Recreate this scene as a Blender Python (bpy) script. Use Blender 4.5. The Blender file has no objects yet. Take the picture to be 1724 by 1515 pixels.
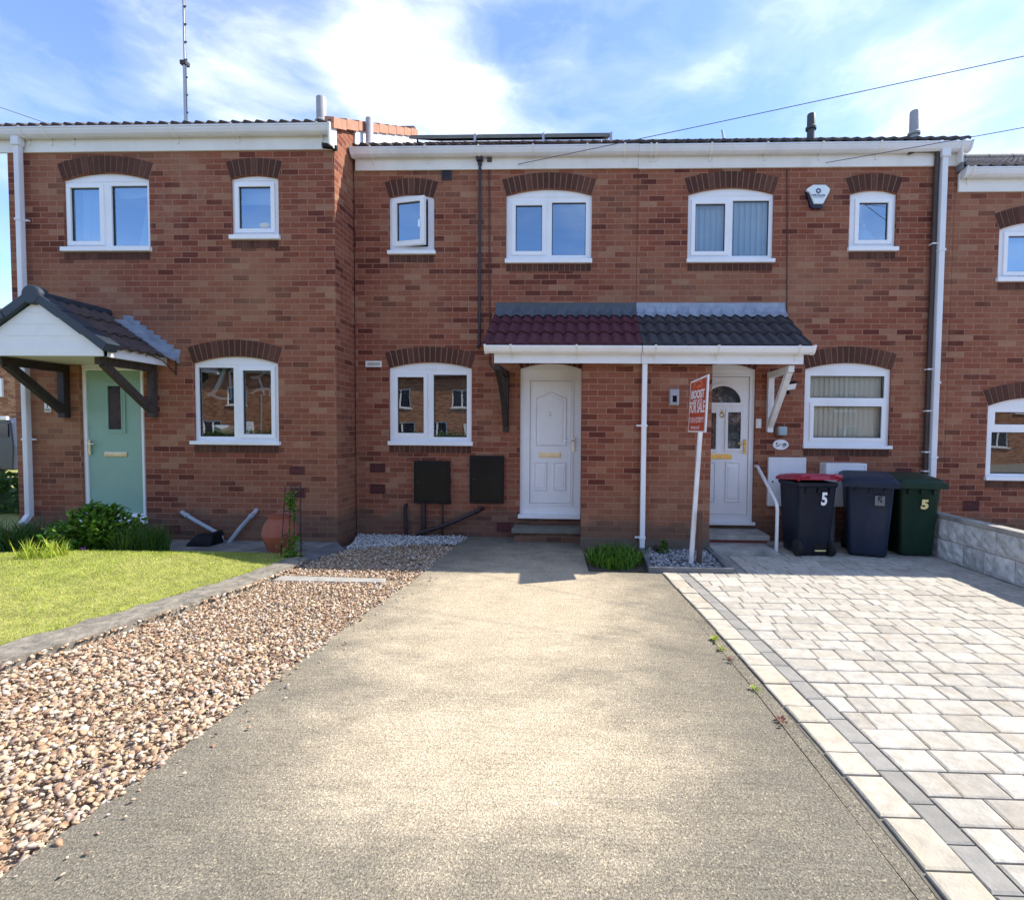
import bpy, bmesh, math, random
import numpy as np
from mathutils import Vector, Matrix, Euler
from mathutils.geometry import tessellate_polygon

random.seed(7); rng = np.random.default_rng(7)
R = math.radians
scene = bpy.context.scene
COL = scene.collection

# ------------------------------------------------------------------ camera
F, CX, CY = 850.0, 959.8, 763.7              # focal length and principal point in photo pixels
YAW, PITCH, ROLL = .0355, .0392, .00924
CAM = Vector((0, -7.06, 1.47))
ROT = (Matrix.Rotation(YAW, 3, 'Z') @ Matrix.Rotation(math.pi/2 - PITCH, 3, 'X') @ Matrix.Rotation(ROLL, 3, 'Z'))
cd = bpy.data.cameras.new('camera'); cam = bpy.data.objects.new('camera', cd); COL.objects.link(cam)
cam.location = CAM; cam.rotation_euler = ROT.to_euler()
cd.sensor_width = 36; cd.lens = 36*F/1724
cd.shift_x = -(CX - 862)/1724; cd.shift_y = (CY - 757.5)/1724
cd.clip_start = .05; cd.clip_end = 2000
scene.camera = cam

def ray(x, y): return ROT @ Vector(((x-CX)/F, -(y-CY)/F, -1))
def at(x, y, Y):                              # the point of the vertical plane Y seen at photo pixel x, y
    d = ray(x, y); return CAM + d*((Y - CAM.y)/d.y)
def gr(x, y, z=0):                            # the point of the ground seen at photo pixel x, y
    d = ray(x, y); return CAM + d*((z - CAM.z)/d.z)

# ------------------------------------------------------------------ materials
MATS = {}
def new_mat(name):
    m = bpy.data.materials.new(name); m.use_nodes = True
    nt = m.node_tree; nt.nodes.clear()
    out = nt.nodes.new('ShaderNodeOutputMaterial'); b = nt.nodes.new('ShaderNodeBsdfPrincipled')
    nt.links.new(b.outputs[0], out.inputs[0])
    MATS[name] = m
    return m, nt, b
def N(nt, t, **kw):
    n = nt.nodes.new('ShaderNode'+t)
    for k, v in kw.items():
        if k in n.inputs: n.inputs[k].default_value = v
        else: setattr(n, k, v)
    return n
def L(nt, a, b): nt.links.new(a, b)
def ramp(nt, fac, stops, interp='LINEAR'):
    r = nt.nodes.new('ShaderNodeValToRGB'); r.color_ramp.interpolation = interp
    e = r.color_ramp.elements
    while len(e) < len(stops): e.new(.5)
    for i, (p, c) in enumerate(stops):
        e[i].position = p; e[i].color = (*c, 1) if len(c) == 3 else c
    if fac is not None: L(nt, fac, r.inputs[0])
    return r
def mixc(nt, fac, a, b, mode='MIX'):
    m = nt.nodes.new('ShaderNodeMix'); m.data_type = 'RGBA'; m.blend_type = mode; m.clamp_result = False
    for s, v in ((0, fac), (6, a), (7, b)):
        if hasattr(v, 'is_linked'): L(nt, v, m.inputs[s])
        elif v is not None: m.inputs[s].default_value = v if s == 0 else ((*v, 1) if len(v) == 3 else v)
    return m.outputs[2]
def pos(nt): return nt.nodes.new('ShaderNodeNewGeometry').outputs['Position']
def noise(nt, vec, scale, detail=4, rough=.55, stretch=None):
    if stretch:
        mp = N(nt, 'Mapping'); mp.inputs['Scale'].default_value = stretch; L(nt, vec, mp.inputs[0]); vec = mp.outputs[0]
    n = N(nt, 'TexNoise', Scale=scale, Detail=detail, Roughness=rough); L(nt, vec, n.inputs['Vector'])
    return n.outputs['Fac']
def bump(nt, b, h, strength=.3, dist=.01):
    bp = N(nt, 'Bump', Strength=strength, Distance=dist); L(nt, h, bp.inputs['Height']); L(nt, bp.outputs[0], b.inputs['Normal'])
def island(nt): return nt.nodes.new('ShaderNodeNewGeometry').outputs['Random Per Island']

def plain(name, col, rough=.5, var=.12, scale=6, metal=0, bmp=0, bscale=60, spec=.5, stretch=None, dirt=None):
    m, nt, b = new_mat(name); p = pos(nt)
    n = noise(nt, p, scale, 6, .6, stretch)
    lo = tuple(c*(1-var) for c in col); hi = tuple(min(1, c*(1+var)) for c in col)
    r = ramp(nt, n, [(.3, lo), (.7, hi)])
    c = r.outputs[0]
    if dirt:
        d = ramp(nt, noise(nt, p, dirt[1], 8, .65, (1, 1, .35)), [(.52, (0, 0, 0)), (.75, (1, 1, 1))])
        mm = N(nt, 'Math', operation='MULTIPLY'); L(nt, d.outputs[0], mm.inputs[0]); mm.inputs[1].default_value = dirt[2]
        c = mixc(nt, mm.outputs[0], c, dirt[0])
    L(nt, c, b.inputs['Base Color'])
    b.inputs['Metallic'].default_value = metal
    rr = N(nt, 'MapRange'); rr.inputs['To Min'].default_value = max(.05, rough-.08); rr.inputs['To Max'].default_value = min(1, rough+.1)
    L(nt, n, rr.inputs['Value']); L(nt, rr.outputs[0], b.inputs['Roughness'])
    b.inputs['Specular IOR Level'].default_value = spec
    if bmp: bump(nt, b, noise(nt, p, bscale, 5), bmp, .01)
    return m

def brick_material(name, offset=(0, 0), stops=None, mort=(.42, .23, .155), green=True):
    m, nt, b = new_mat(name)
    uv = nt.nodes.new('ShaderNodeTexCoord').outputs['UV']
    mp = N(nt, 'Mapping'); mp.inputs['Location'].default_value = (*offset, 0); L(nt, uv, mp.inputs[0]); v = mp.outputs[0]
    br = N(nt, 'TexBrick', offset=.5, offset_frequency=2, squash=1)
    br.inputs['Scale'].default_value = 1; br.inputs['Mortar Size'].default_value = .0052; br.inputs['Mortar Smooth'].default_value = .35
    br.inputs['Bias'].default_value = 0; br.inputs['Brick Width'].default_value = .225; br.inputs['Row Height'].default_value = .075
    br.inputs['Color1'].default_value = (0, 0, 0, 1); br.inputs['Color2'].default_value = (1, 1, 1, 1); br.inputs['Mortar'].default_value = (.5, .5, .5, 1)
    L(nt, v, br.inputs['Vector'])
    stops = stops or [(0, (.115, .032, .021)), (.11, (.148, .042, .027)), (.2, (.220, .067, .039)), (.45, (.250, .083, .047)), (.72, (.265, .096, .055)), (.88, (.282, .118, .069)), (1, (.335, .178, .107))]
    r = ramp(nt, br.outputs['Color'], stops)
    p = pos(nt)
    # rustic drag-wire streaks on the brick faces and broad weathering
    st = noise(nt, v, 1, 4, .7, (9, 120, 1))
    c = mixc(nt, .62, r.outputs[0], ramp(nt, st, [(.25, (.45, .42, .42)), (.75, (1.5, 1.5, 1.48))]).outputs[0], 'MULTIPLY')
    gr_ = noise(nt, v, 60, 5, .7)
    c = mixc(nt, .5, c, ramp(nt, gr_, [(.3, (.7, .7, .7)), (.7, (1.28, 1.28, 1.28))]).outputs[0], 'MULTIPLY')
    c = mixc(nt, .5, c, ramp(nt, noise(nt, p, 1.9, 6, .7, (1, 1, 1.6)), [(.3, (.74, .72, .72)), (.7, (1.26, 1.24, 1.22))]).outputs[0], 'MULTIPLY')
    big = noise(nt, p, .75, 5, .6)
    c = mixc(nt, ramp(nt, big, [(.47, (0, 0, 0)), (.70, (.5, .5, .5))]).outputs[0], c, (.36, .20, .112))
    mn = mixc(nt, noise(nt, p, 3, 4), mort, tuple(x*.72 for x in mort))
    c = mixc(nt, br.outputs['Fac'], c, mn)
    # pale efflorescence stains, and a damp dark line on the lowest courses
    eff = N(nt, 'Math', operation='MULTIPLY'); L(nt, ramp(nt, noise(nt, p, 1.6, 7, .7, (1, 1, .5)), [(.6, (0, 0, 0)), (.8, (1, 1, 1))]).outputs[0], eff.inputs[0]); eff.inputs[1].default_value = .3
    c = mixc(nt, eff.outputs[0], c, (.42, .33, .27))
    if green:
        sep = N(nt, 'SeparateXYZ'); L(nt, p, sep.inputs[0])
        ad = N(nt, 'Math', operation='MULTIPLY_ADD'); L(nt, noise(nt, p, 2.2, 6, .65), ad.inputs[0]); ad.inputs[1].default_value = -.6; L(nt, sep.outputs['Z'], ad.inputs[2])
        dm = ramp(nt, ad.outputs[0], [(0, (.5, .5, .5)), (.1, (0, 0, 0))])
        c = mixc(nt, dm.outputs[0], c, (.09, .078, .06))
    L(nt, c, b.inputs['Base Color']); b.inputs['Roughness'].default_value = .88; b.inputs['Specular IOR Level'].default_value = .25
    inv = N(nt, 'Math', operation='MULTIPLY_ADD'); L(nt, br.outputs['Fac'], inv.inputs[0]); inv.inputs[1].default_value = -1; L(nt, st, inv.inputs[2])
    bump(nt, b, inv.outputs[0], .55, .006)
    return m

def island_mat(name, stops, rough=.8, var=.3, scale=40, spec=.3, bmp=0, bscale=120, trans=0, stain=None):
    m, nt, b = new_mat(name)
    r = ramp(nt, island(nt), stops)
    n = noise(nt, pos(nt), scale, 5, .65)
    c = mixc(nt, 1.0, r.outputs[0], ramp(nt, n, [(.25, (1-var,)*3), (.75, (1+var,)*3)]).outputs[0], 'MULTIPLY')
    if stain:
        d = ramp(nt, noise(nt, pos(nt), stain[1], 7, .65), [(.5, (0, 0, 0)), (.72, (stain[2],)*3)])
        c = mixc(nt, d.outputs[0], c, stain[0])
    L(nt, c, b.inputs['Base Color']); b.inputs['Roughness'].default_value = rough; b.inputs['Specular IOR Level'].default_value = spec
    if trans:
        out = nt.nodes['Material Output']; t = N(nt, 'BsdfTranslucent'); L(nt, c, t.inputs[0])
        mx = N(nt, 'MixShader'); mx.inputs[0].default_value = trans; L(nt, b.outputs[0], mx.inputs[1]); L(nt, t.outputs[0], mx.inputs[2]); L(nt, mx.outputs[0], out.inputs[0])
    if bmp: bump(nt, b, noise(nt, pos(nt), bscale, 5), bmp, .01)
    return m

def glass(name, refl=.24, tint=(.75, .85, .85), gtint=(.62, .82, 1)):
    m, nt, b = new_mat(name); nt.nodes.remove(b)
    out = nt.nodes['Material Output']
    t = N(nt, 'BsdfTransparent'); t.inputs[0].default_value = (*tint, 1)
    g = N(nt, 'BsdfGlossy', Roughness=.004); g.inputs[0].default_value = (*gtint, 1)
    bp = N(nt, 'Bump', Strength=.015, Distance=.05); L(nt, noise(nt, pos(nt), 2.2, 1), bp.inputs['Height']); L(nt, bp.outputs[0], g.inputs['Normal'])
    fr = N(nt, 'Fresnel', IOR=1.5); ad = N(nt, 'Math', operation='ADD', use_clamp=True); L(nt, fr.outputs[0], ad.inputs[0]); ad.inputs[1].default_value = refl-.04
    mx = N(nt, 'MixShader'); L(nt, ad.outputs[0], mx.inputs[0]); L(nt, t.outputs[0], mx.inputs[1]); L(nt, g.outputs[0], mx.inputs[2]); L(nt, mx.outputs[0], out.inputs[0])
    return m

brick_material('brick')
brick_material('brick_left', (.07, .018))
brick_material('brick_far', (.03, .04), [(0, (.2, .08, .05)), (.5, (.36, .17, .09)), (1, (.45, .25, .15))], green=False)
island_mat('arch_brick', [(0, (.07, .028, .019)), (.5, (.092, .036, .024)), (1, (.12, .05, .033))], .85, .25, 30, bmp=.3)
plain('mortar', (.33, .20, .135), .95, .2, 12)
plain('upvc', (.84, .85, .86), .32, .03, 3, dirt=((.50, .49, .44), 2.5, .25))
plain('upvc_cream', (.76, .74, .68), .42, .05, 3, dirt=((.45, .42, .34), 2.0, .3))
plain('gutter_white', (.72, .73, .75), .35, .05, 2.5, dirt=((.42, .41, .37), 1.4, .35))
plain('gasket', (.03, .03, .032), .5)
plain('black_plastic', (.008, .008, .010), .45, .2, spec=.25)
plain('gully_black', (.006, .006, .008), .55, .2, spec=.2)
plain('black_panel', (.010, .0095, .009), .3, .3, 3, spec=.25)
plain('dark_hole', (.012, .010, .010), .9)
plain('dark_pipe', (.028, .018, .02), .45, .3)
plain('brown_pipe', (.05, .03, .024), .5, .3)
plain('sage_door', (.24, .40, .315), .42, .04, 5, bmp=.06, bscale=90)
plain('brass_pale', (.78, .68, .48), .3, .1, metal=1)
plain('brass', (.75, .52, .18), .25, .1, metal=1)
plain('chrome', (.75, .75, .74), .22, .08, metal=1)
plain('lead', (.30, .34, .40), .45, .22, 7, metal=.25, bmp=.3, bscale=25)
plain('lead_dark', (.075, .085, .10), .55, .2, 7, bmp=.3, bscale=25)
plain('tile_dark', (.042, .038, .042), .7, .45, 14, bmp=.5, bscale=90, dirt=((.12, .105, .085), 6, .4))
plain('tile_brown', (.065, .042, .036), .75, .45, 14, bmp=.5, bscale=90, dirt=((.13, .1, .08), 6, .4))
plain('tile_maroon', (.085, .017, .026), .6, .35, 14, bmp=.4, bscale=90)
plain('tile_grey', (.2, .17, .15), .8, .35, 10, bmp=.5, bscale=80, dirt=((.3, .27, .22), 5, .5))
plain('verge_dark', (.02, .032, .046), .5, .2, 8)
plain('verge_tan', (.42, .20, .12), .75, .25, 8, bmp=.3)
plain('white_clad', (.78, .79, .8), .4, .04)
plain('timber_dark', (.028, .019, .016), .65, .5, 10, bmp=.4, bscale=60, stretch=(6, 6, .6))
plain('timber_worn', (.05, .036, .031), .75, .5, 10, bmp=.4, bscale=60, stretch=(6, 6, .6), dirt=((.16, .14, .13), 5, .7))
plain('timber_brown', (.09, .045, .03), .75, .35, 10, bmp=.4, stretch=(6, 6, .6))
plain('white_paint', (.76, .76, .75), .5, .06, 6, dirt=((.3, .27, .23), 9, .5))
plain('grey_pipe', (.36, .39, .42), .45, .08)
plain('grey_box', (.34, .42, .46), .45, .08)
plain('flue_grey', (.34, .33, .33), .5, .15, 6)
plain('flue_dark', (.05, .06, .06), .5, .2, 6)
plain('steel', (.42, .42, .43), .4, .1, metal=.8)
plain('cable', (.10, .09, .13), .6)
plain('terracotta', (.30, .085, .05), .7, .2, 8, bmp=.15)
plain('airbrick', (.13, .035, .03), .85, .25, 20)
plain('slab_stone', (.34, .325, .29), .88, .25, 5, bmp=.4, bscale=50, dirt=((.1, .1, .085), 4, .6))
plain('slab_old', (.19, .185, .17), .9, .45, 3.5, bmp=.5, bscale=30, dirt=((.06, .06, .05), 2.5, .7))
plain('slab_dark', (.15, .155, .16), .88, .3, 5, bmp=.4, bscale=50, dirt=((.07, .075, .06), 3, .6))
plain('step_green', (.17, .165, .13), .85, .25, 6, bmp=.3)
plain('step_red', (.24, .06, .045), .8, .2, 6)
plain('kerb_stone', (.225, .20, .16), .95, .45, 14, bmp=1, bscale=45, dirt=((.08, .075, .06), 7, .7))
plain('soil', (.06, .045, .03), .95, .4, 20, bmp=.8, bscale=40)
plain('joint_sand', (.13, .115, .09), .95, .4, 12, bmp=.5, dirt=((.05, .06, .025), 3, .8))
plain('lawn_soil', (.26, .26, .07), .95, .35, 8, bmp=.5)
plain('ground_mix', (.16, .155, .14), .95, .3, 3, bmp=.4)
plain('asphalt_road', (.06, .06, .062), .9, .25, 4, bmp=.4, bscale=120)
plain('gravel_base', (.30, .22, .15), .95, .4, 40, bmp=.6)
plain('red_lid', (.34, .02, .05), .38, .06)
plain('bin_black', (.009, .013, .026), .45, .2, 5, spec=.28, dirt=((.06, .06, .06), 5, .25))
plain('bin_slate', (.014, .023, .046), .5, .15, 5, spec=.28, dirt=((.08, .085, .09), 5, .25))
plain('bin_green', (.008, .032, .018), .48, .15, 5, spec=.28, dirt=((.05, .07, .05), 5, .25))
plain('tyre', (.012, .012, .012), .8)
plain('ink_white', (.85, .86, .87), .5, 0)
plain('ink_yellow', (.85, .7, .3), .5, 0)
plain('ink_black', (.02, .02, .025), .5, 0)
plain('ink_grey', (.16, .17, .18), .5, 0)
plain('ink_navy', (.03, .045, .13), .45, 0)
plain('sign_red', (.50, .072, .028), .35, .05)
plain('sign_orange', (.72, .20, .10), .4, .05)
plain('sign_pink', (.82, .58, .56), .4, .03)
plain('sign_white', (.85, .83, .82), .4, .03)
plain('alarm_cover', (.72, .80, .80), .35, .02)
plain('alarm_base', (.012, .014, .04), .25, .1)
plain('solar_frame', (.17, .155, .12), .4, .2)
plain('solar_cell', (.012, .014, .03), .12, .1)
plain('curtain_blue', (.62, .70, .76), .85, .05)
plain('blind_white', (.74, .78, .83), .75, .03)
plain('blind_cream', (.84, .82, .72), .8, .06, 4)
plain('venetian', (.52, .46, .38), .5, .05)
plain('roller', (.66, .72, .78), .8, .03)
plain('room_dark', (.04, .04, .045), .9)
plain('dark_glass', (.03, .036, .045), .07, .5, 9)
plain('van_body', (.03, .036, .06), .3, .05)
plain('pot_white', (.7, .72, .75), .4, .05)
plain('flower_pink', (.45, .10, .38), .6, .2)
plain('hedge', (.03, .06, .015), .9, .6, 8, bmp=.8, bscale=20)
glass('glass', .40)
glass('glass_low', .22, gtint=(1, 1, .98))
glass('glass_mid', .17, gtint=(.7, .86, 1))
glass('glass_clear', .07, (.9, .93, .92), (1, 1, 1))
m, nt, b = new_mat('stained_glass')
r_ = ramp(nt, noise(nt, pos(nt), 9, 2), [(.42, (.02, .025, .03)), (.5, (.10, .11, .115)), (.56, (.02, .025, .03)), (.66, (.25, .27, .28)), (.7, (.03, .03, .035))])
L(nt, r_.outputs[0], b.inputs['Base Color']); b.inputs['Roughness'].default_value = .06; b.inputs['Specular IOR Level'].default_value = .8

island_mat('paver_pale', [(0, (.335, .31, .265)), (.15, (.39, .362, .31)), (.6, (.425, .395, .338)), (1, (.47, .44, .38))], .9, .24, 16, .2, .4, 70, stain=((.34, .28, .2), 7, .6))
island_mat('paver_edge', [(0, (.41, .37, .295)), (1, (.475, .43, .35))], .9, .25, 16, .2, .35, 70, stain=((.40, .32, .2), 4, .5))
island_mat('paver_grey', [(0, (.235, .225, .20)), (1, (.30, .288, .26))], .9, .15, 14, .2, .3, 70)
island_mat('pebbles', [(0, (.15, .095, .065)), (.12, (.32, .19, .115)), (.3, (.44, .295, .175)), (.48, (.51, .385, .25)), (.62, (.37, .28, .20)), (.76, (.60, .50, .36)), (.86, (.30, .205, .155)), (1, (.70, .64, .54))], .62, .25, 60, .35)
island_mat('chippings', [(0, (.22, .22, .21)), (.4, (.46, .45, .42)), (1, (.66, .64, .6))], .8, .2, 60, .3)
island_mat('chippings_grey', [(0, (.10, .10, .105)), (.4, (.26, .26, .27)), (.8, (.42, .42, .42)), (1, (.56, .56, .55))], .8, .2, 60, .3)
island_mat('grass_lawn', [(0, (.17, .27, .028)), (.35, (.32, .43, .05)), (.7, (.48, .52, .09)), (1, (.60, .56, .18))], .7, .25, 3, .25, trans=.3, stain=((.66, .58, .26), 1.7, .75))
island_mat('leaf_dark', [(0, (.02, .06, .008)), (.5, (.045, .11, .013)), (1, (.08, .165, .02))], .5, .25, 20, .35, trans=.25)
island_mat('leaf_mid', [(0, (.04, .11, .008)), (.5, (.085, .20, .012)), (1, (.15, .28, .025))], .5, .25, 20, .35, trans=.3)
island_mat('leaf_shrub', [(0, (.03, .085, .008)), (.5, (.075, .19, .014)), (.9, (.15, .29, .025)), (1, (.26, .27, .07))], .5, .3, 20, .35, trans=.25)
island_mat('leaf_lime', [(0, (.2, .30, .02)), (.5, (.36, .45, .04)), (1, (.52, .54, .10))], .5, .2, 20, .3, trans=.35)
island_mat('leaf_red', [(0, (.12, .03, .02)), (1, (.2, .07, .03))], .6, .2, 20, .3)
island_mat('wall_stone', [(0, (.42, .42, .40)), (.5, (.50, .495, .475)), (1, (.58, .57, .55))], .9, .35, 11, .25, .9, 18, stain=((.22, .22, .2), 6, .5))

def concrete_material():
    m, nt, b = new_mat('drive_concrete'); p = pos(nt)
    sep = N(nt, 'SeparateXYZ'); L(nt, p, sep.inputs[0])
    # worn, sandy centre of the drive: a stain with a shape of its own
    def gauss(cx, cy, sx, sy):
        v = N(nt, 'VectorMath', operation='SUBTRACT'); L(nt, p, v.inputs[0]); v.inputs[1].default_value = (cx, cy, 0)
        w = N(nt, 'VectorMath', operation='DIVIDE'); L(nt, v.outputs[0], w.inputs[0]); w.inputs[1].default_value = (sx, sy, 1e6)
        l = N(nt, 'VectorMath', operation='LENGTH'); L(nt, w.outputs[0], l.inputs[0]); return l.outputs['Value']
    d = gauss(-.62, -2.75, 1.1, 1.9)
    d2 = gauss(-.40, -4.75, .85, .62); mn_ = N(nt, 'Math', operation='SMOOTH_MIN'); mn_.inputs[2].default_value = .7; L(nt, d, mn_.inputs[0]); L(nt, d2, mn_.inputs[1]); d = mn_.outputs[0]
    big = noise(nt, p, 2.4, 10, .74, (1, 1.5, 1))
    a = N(nt, 'Math', operation='MULTIPLY_ADD'); L(nt, big, a.inputs[0]); a.inputs[1].default_value = -1.9; dd_ = N(nt, 'Math', operation='ADD'); L(nt, d, dd_.inputs[0]); dd_.inputs[1].default_value = .42; L(nt, dd_.outputs[0], a.inputs[2])
    k = ramp(nt, a.outputs[0], [(-0.0, (1, 1, 1)), (.3, (.66, .66, .66)), (.62, (.25, .25, .25)), (1, (0, 0, 0))])
    base = mixc(nt, noise(nt, p, 5, 6, .7), (.14, .127, .10), (.225, .206, .165))
    sand = mixc(nt, noise(nt, p, 3.2, 6, .65), (.36, .30, .215), (.54, .468, .35))
    c = mixc(nt, k.outputs[0], base, sand)
    # exposed aggregate speckle, brushed lines across the drive
    vo = N(nt, 'TexVoronoi', Scale=190); L(nt, p, vo.inputs['Vector'])
    c = mixc(nt, .65, c, ramp(nt, vo.outputs['Color'], [(.1, (.45, .43, .40)), (.4, (.95, .95, .95)), (.75, (1.12, 1.1, 1.05)), (.9, (2.1, 2.0, 1.75))]).outputs[0], 'MULTIPLY')
    fine = noise(nt, p, 115, 4, .75)
    c = mixc(nt, .95, c, ramp(nt, fine, [(.33, (.45, .44, .42)), (.5, (1, 1, 1)), (.66, (1.6, 1.57, 1.48))]).outputs[0], 'MULTIPLY')
    pit = ramp(nt, noise(nt, p, 48, 3, .6), [(.62, (0, 0, 0)), (.7, (.6, .6, .6))]); c = mixc(nt, pit.outputs[0], c, (.09, .08, .065))
    line = noise(nt, p, 1, 4, .65, (3.5, 60, 1))
    c = mixc(nt, .55, c, ramp(nt, line, [(.3, (.72, .7, .68)), (.65, (1.14, 1.14, 1.14))]).outputs[0], 'MULTIPLY')
    pk = ramp(nt, noise(nt, p, 4.5, 8, .75), [(.66, (0, 0, 0)), (.74, (.55, .55, .55))])
    c = mixc(nt, pk.outputs[0], c, (.07, .065, .055))
    ck = N(nt, 'TexVoronoi', feature='DISTANCE_TO_EDGE', Scale=.55)
    wv = N(nt, 'VectorMath', operation='MULTIPLY_ADD'); wn = N(nt, 'TexNoise', Scale=4, Detail=6); L(nt, p, wn.inputs['Vector']); L(nt, wn.outputs['Color'], wv.inputs[0]); wv.inputs[1].default_value = (.45, .45, 0); L(nt, p, wv.inputs[2]); L(nt, wv.outputs[0], ck.inputs['Vector'])
    ckr = ramp(nt, ck.outputs['Distance'], [(.0012, (.4, .4, .4)), (.004, (0, 0, 0))]); cm = N(nt, 'Math', operation='MULTIPLY'); L(nt, ckr.outputs[0], cm.inputs[0]); L(nt, ramp(nt, noise(nt, p, 1.1, 2), [(.52, (0, 0, 0)), (.66, (1, 1, 1))]).outputs[0], cm.inputs[1]); c = mixc(nt, cm.outputs[0], c, (.08, .07, .055))
    L(nt, c, b.inputs['Base Color']); b.inputs['Roughness'].default_value = .92; b.inputs['Specular IOR Level'].default_value = .2
    h = N(nt, 'Math', operation='MULTIPLY_ADD'); L(nt, line, h.inputs[0]); h.inputs[1].default_value = .9
    h2 = N(nt, 'Math', operation='ADD'); L(nt, vo.outputs['Distance'], h2.inputs[0]); L(nt, fine, h2.inputs[1]); L(nt, h2.outputs[0], h.inputs[2])
    bump(nt, b, h.outputs[0], .6, .004)
concrete_material()

# ------------------------------------------------------------------ mesh helpers
def world_base(o):
    v = Vector((0, 0, 0))
    while o is not None: v = v + o.location; o = o.parent
    return v
def tag(o, label=None, cat=None, group=None, kind=None):
    if label: o['label'] = label
    if cat: o['category'] = cat
    if group: o['group'] = group
    if kind: o['kind'] = kind
    return o
def thing(name, loc, label, cat, group=None):
    o = bpy.data.objects.new(name, None); COL.objects.link(o); o.location = loc; o.empty_display_size = .1
    return tag(o, label, cat, group)

class MB:
    def __init__(s): s.v = []; s.f = []; s.m = []
    def add(s, vs, fs, m=0):
        n = len(s.v); s.v += [tuple(v) for v in vs]; s.f += [tuple(i+n for i in f) for f in fs]; s.m += [m]*len(fs); return s
    def hexa(s, p, m=0):     # 8 points: bottom ring 0-3, top ring 4-7
        return s.add(p, [(3, 2, 1, 0), (4, 5, 6, 7), (0, 1, 5, 4), (1, 2, 6, 5), (2, 3, 7, 6), (3, 0, 4, 7)], m)
    def box(s, x0, x1, y0, y1, z0, z1, m=0):
        x0, x1 = sorted((x0, x1)); y0, y1 = sorted((y0, y1)); z0, z1 = sorted((z0, z1))
        return s.hexa([(x0, y0, z0), (x1, y0, z0), (x1, y1, z0), (x0, y1, z0), (x0, y0, z1), (x1, y0, z1), (x1, y1, z1), (x0, y1, z1)], m)
    def bar(s, a, b, w, h, m=0, up=(0, 0, 1)):   # square bar from a to b
        a, b = Vector(a), Vector(b); d = (b-a).normalized(); u = Vector(up)
        x = d.cross(u)
        if x.length < 1e-4: x = d.cross(Vector((0, 1, 0)))
        x.normalize(); y = x.cross(d).normalized(); x *= w/2; y *= h/2
        return s.hexa([a-x-y, a+x-y, a+x+y, a-x+y, b-x-y, b+x-y, b+x+y, b-x+y], m)
    def prism(s, poly, axis, t0, t1, m=0):       # closed 2-D outline pushed along an axis
        def P(q, t): return {'x': (t, q[0], q[1]), 'y': (q[0], t, q[1]), 'z': (q[0], q[1], t)}[axis]
        n = len(poly)
        ar = sum(poly[i][0]*poly[(i+1) % n][1]-poly[(i+1) % n][0]*poly[i][1] for i in range(n))
        if (ar < 0) != (axis == 'y'): poly = poly[::-1]
        vs = [P(q, t0) for q in poly]+[P(q, t1) for q in poly]
        return s.add(vs, [tuple(range(n))[::-1], tuple(range(n, 2*n))]+[(i, (i+1) % n, n+(i+1) % n, n+i) for i in range(n)], m)
    def plate(s, outline, holes, y0, y1, m=0, edge=True, back=False):   # wall plate in the XZ plane, front at y0
        loops = [outline]+list(holes)
        flat = [q for lp in loops for q in lp]
        tri = tessellate_polygon([[Vector((q[0], q[1], 0)) for q in lp] for lp in loops])
        fs = []
        for t in tri:
            a, b_, c = (flat[i] for i in t)
            cr = (b_[0]-a[0])*(c[1]-a[1])-(b_[1]-a[1])*(c[0]-a[0])
            fs.append(tuple(t) if cr > 0 else tuple(t)[::-1])
        s.add([(q[0], y0, q[1]) for q in flat], fs, m)
        if back: s.add([(q[0], y1, q[1]) for q in flat], [f[::-1] for f in fs], m)
        for k, lp in enumerate(loops):
            if k == 0 and not edge: continue
            n = len(lp); ar = sum(lp[i][0]*lp[(i+1) % n][1]-lp[(i+1) % n][0]*lp[i][1] for i in range(n))
            if (ar > 0) != (k == 0): lp = lp[::-1]
            s.add([(q[0], y0, q[1]) for q in lp]+[(q[0], y1, q[1]) for q in lp], [(i, n+i, n+(i+1) % n, (i+1) % n) for i in range(n)], m)
        return s
    def tube(s, pts, r, seg=10, m=0, cap=True):
        pts = [Vector(p) for p in pts]; rs = r if isinstance(r, (list, tuple)) else [r]*len(pts)
        n0 = len(s.v); vs = []; prev = None
        for i, p in enumerate(pts):
            d = (pts[min(i+1, len(pts)-1)]-pts[max(i-1, 0)]).normalized()
            if prev is None:
                x = d.cross(Vector((0, 0, 1)));  x = x if x.length > 1e-3 else d.cross(Vector((0, 1, 0)))
            else: x = prev - d*prev.dot(d)
            x.normalize(); prev = x; y = d.cross(x)
            for k in range(seg):
                a = 2*math.pi*k/seg; vs.append(p+(x*math.cos(a)+y*math.sin(a))*rs[i])
        fs = [(i*seg+k, i*seg+(k+1) % seg, (i+1)*seg+(k+1) % seg, (i+1)*seg+k) for i in range(len(pts)-1) for k in range(seg)]
        if cap: fs += [tuple(range(seg))[::-1], tuple((len(pts)-1)*seg+k for k in range(seg))]
        return s.add(vs, fs, m)
    def lathe(s, prof, c, seg=32, m=0, sx=1, sy=1):
        vs = []; n = len(prof)
        for r, z in prof:
            for k in range(seg):
                a = 2*math.pi*k/seg; vs.append((c[0]+r*sx*math.cos(a), c[1]+r*sy*math.sin(a), c[2]+z))
        fs = [(i*seg+k, i*seg+(k+1) % seg, (i+1)*seg+(k+1) % seg, (i+1)*seg+k) for i in range(n-1) for k in range(seg)]
        return s.add(vs, fs, m)
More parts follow.
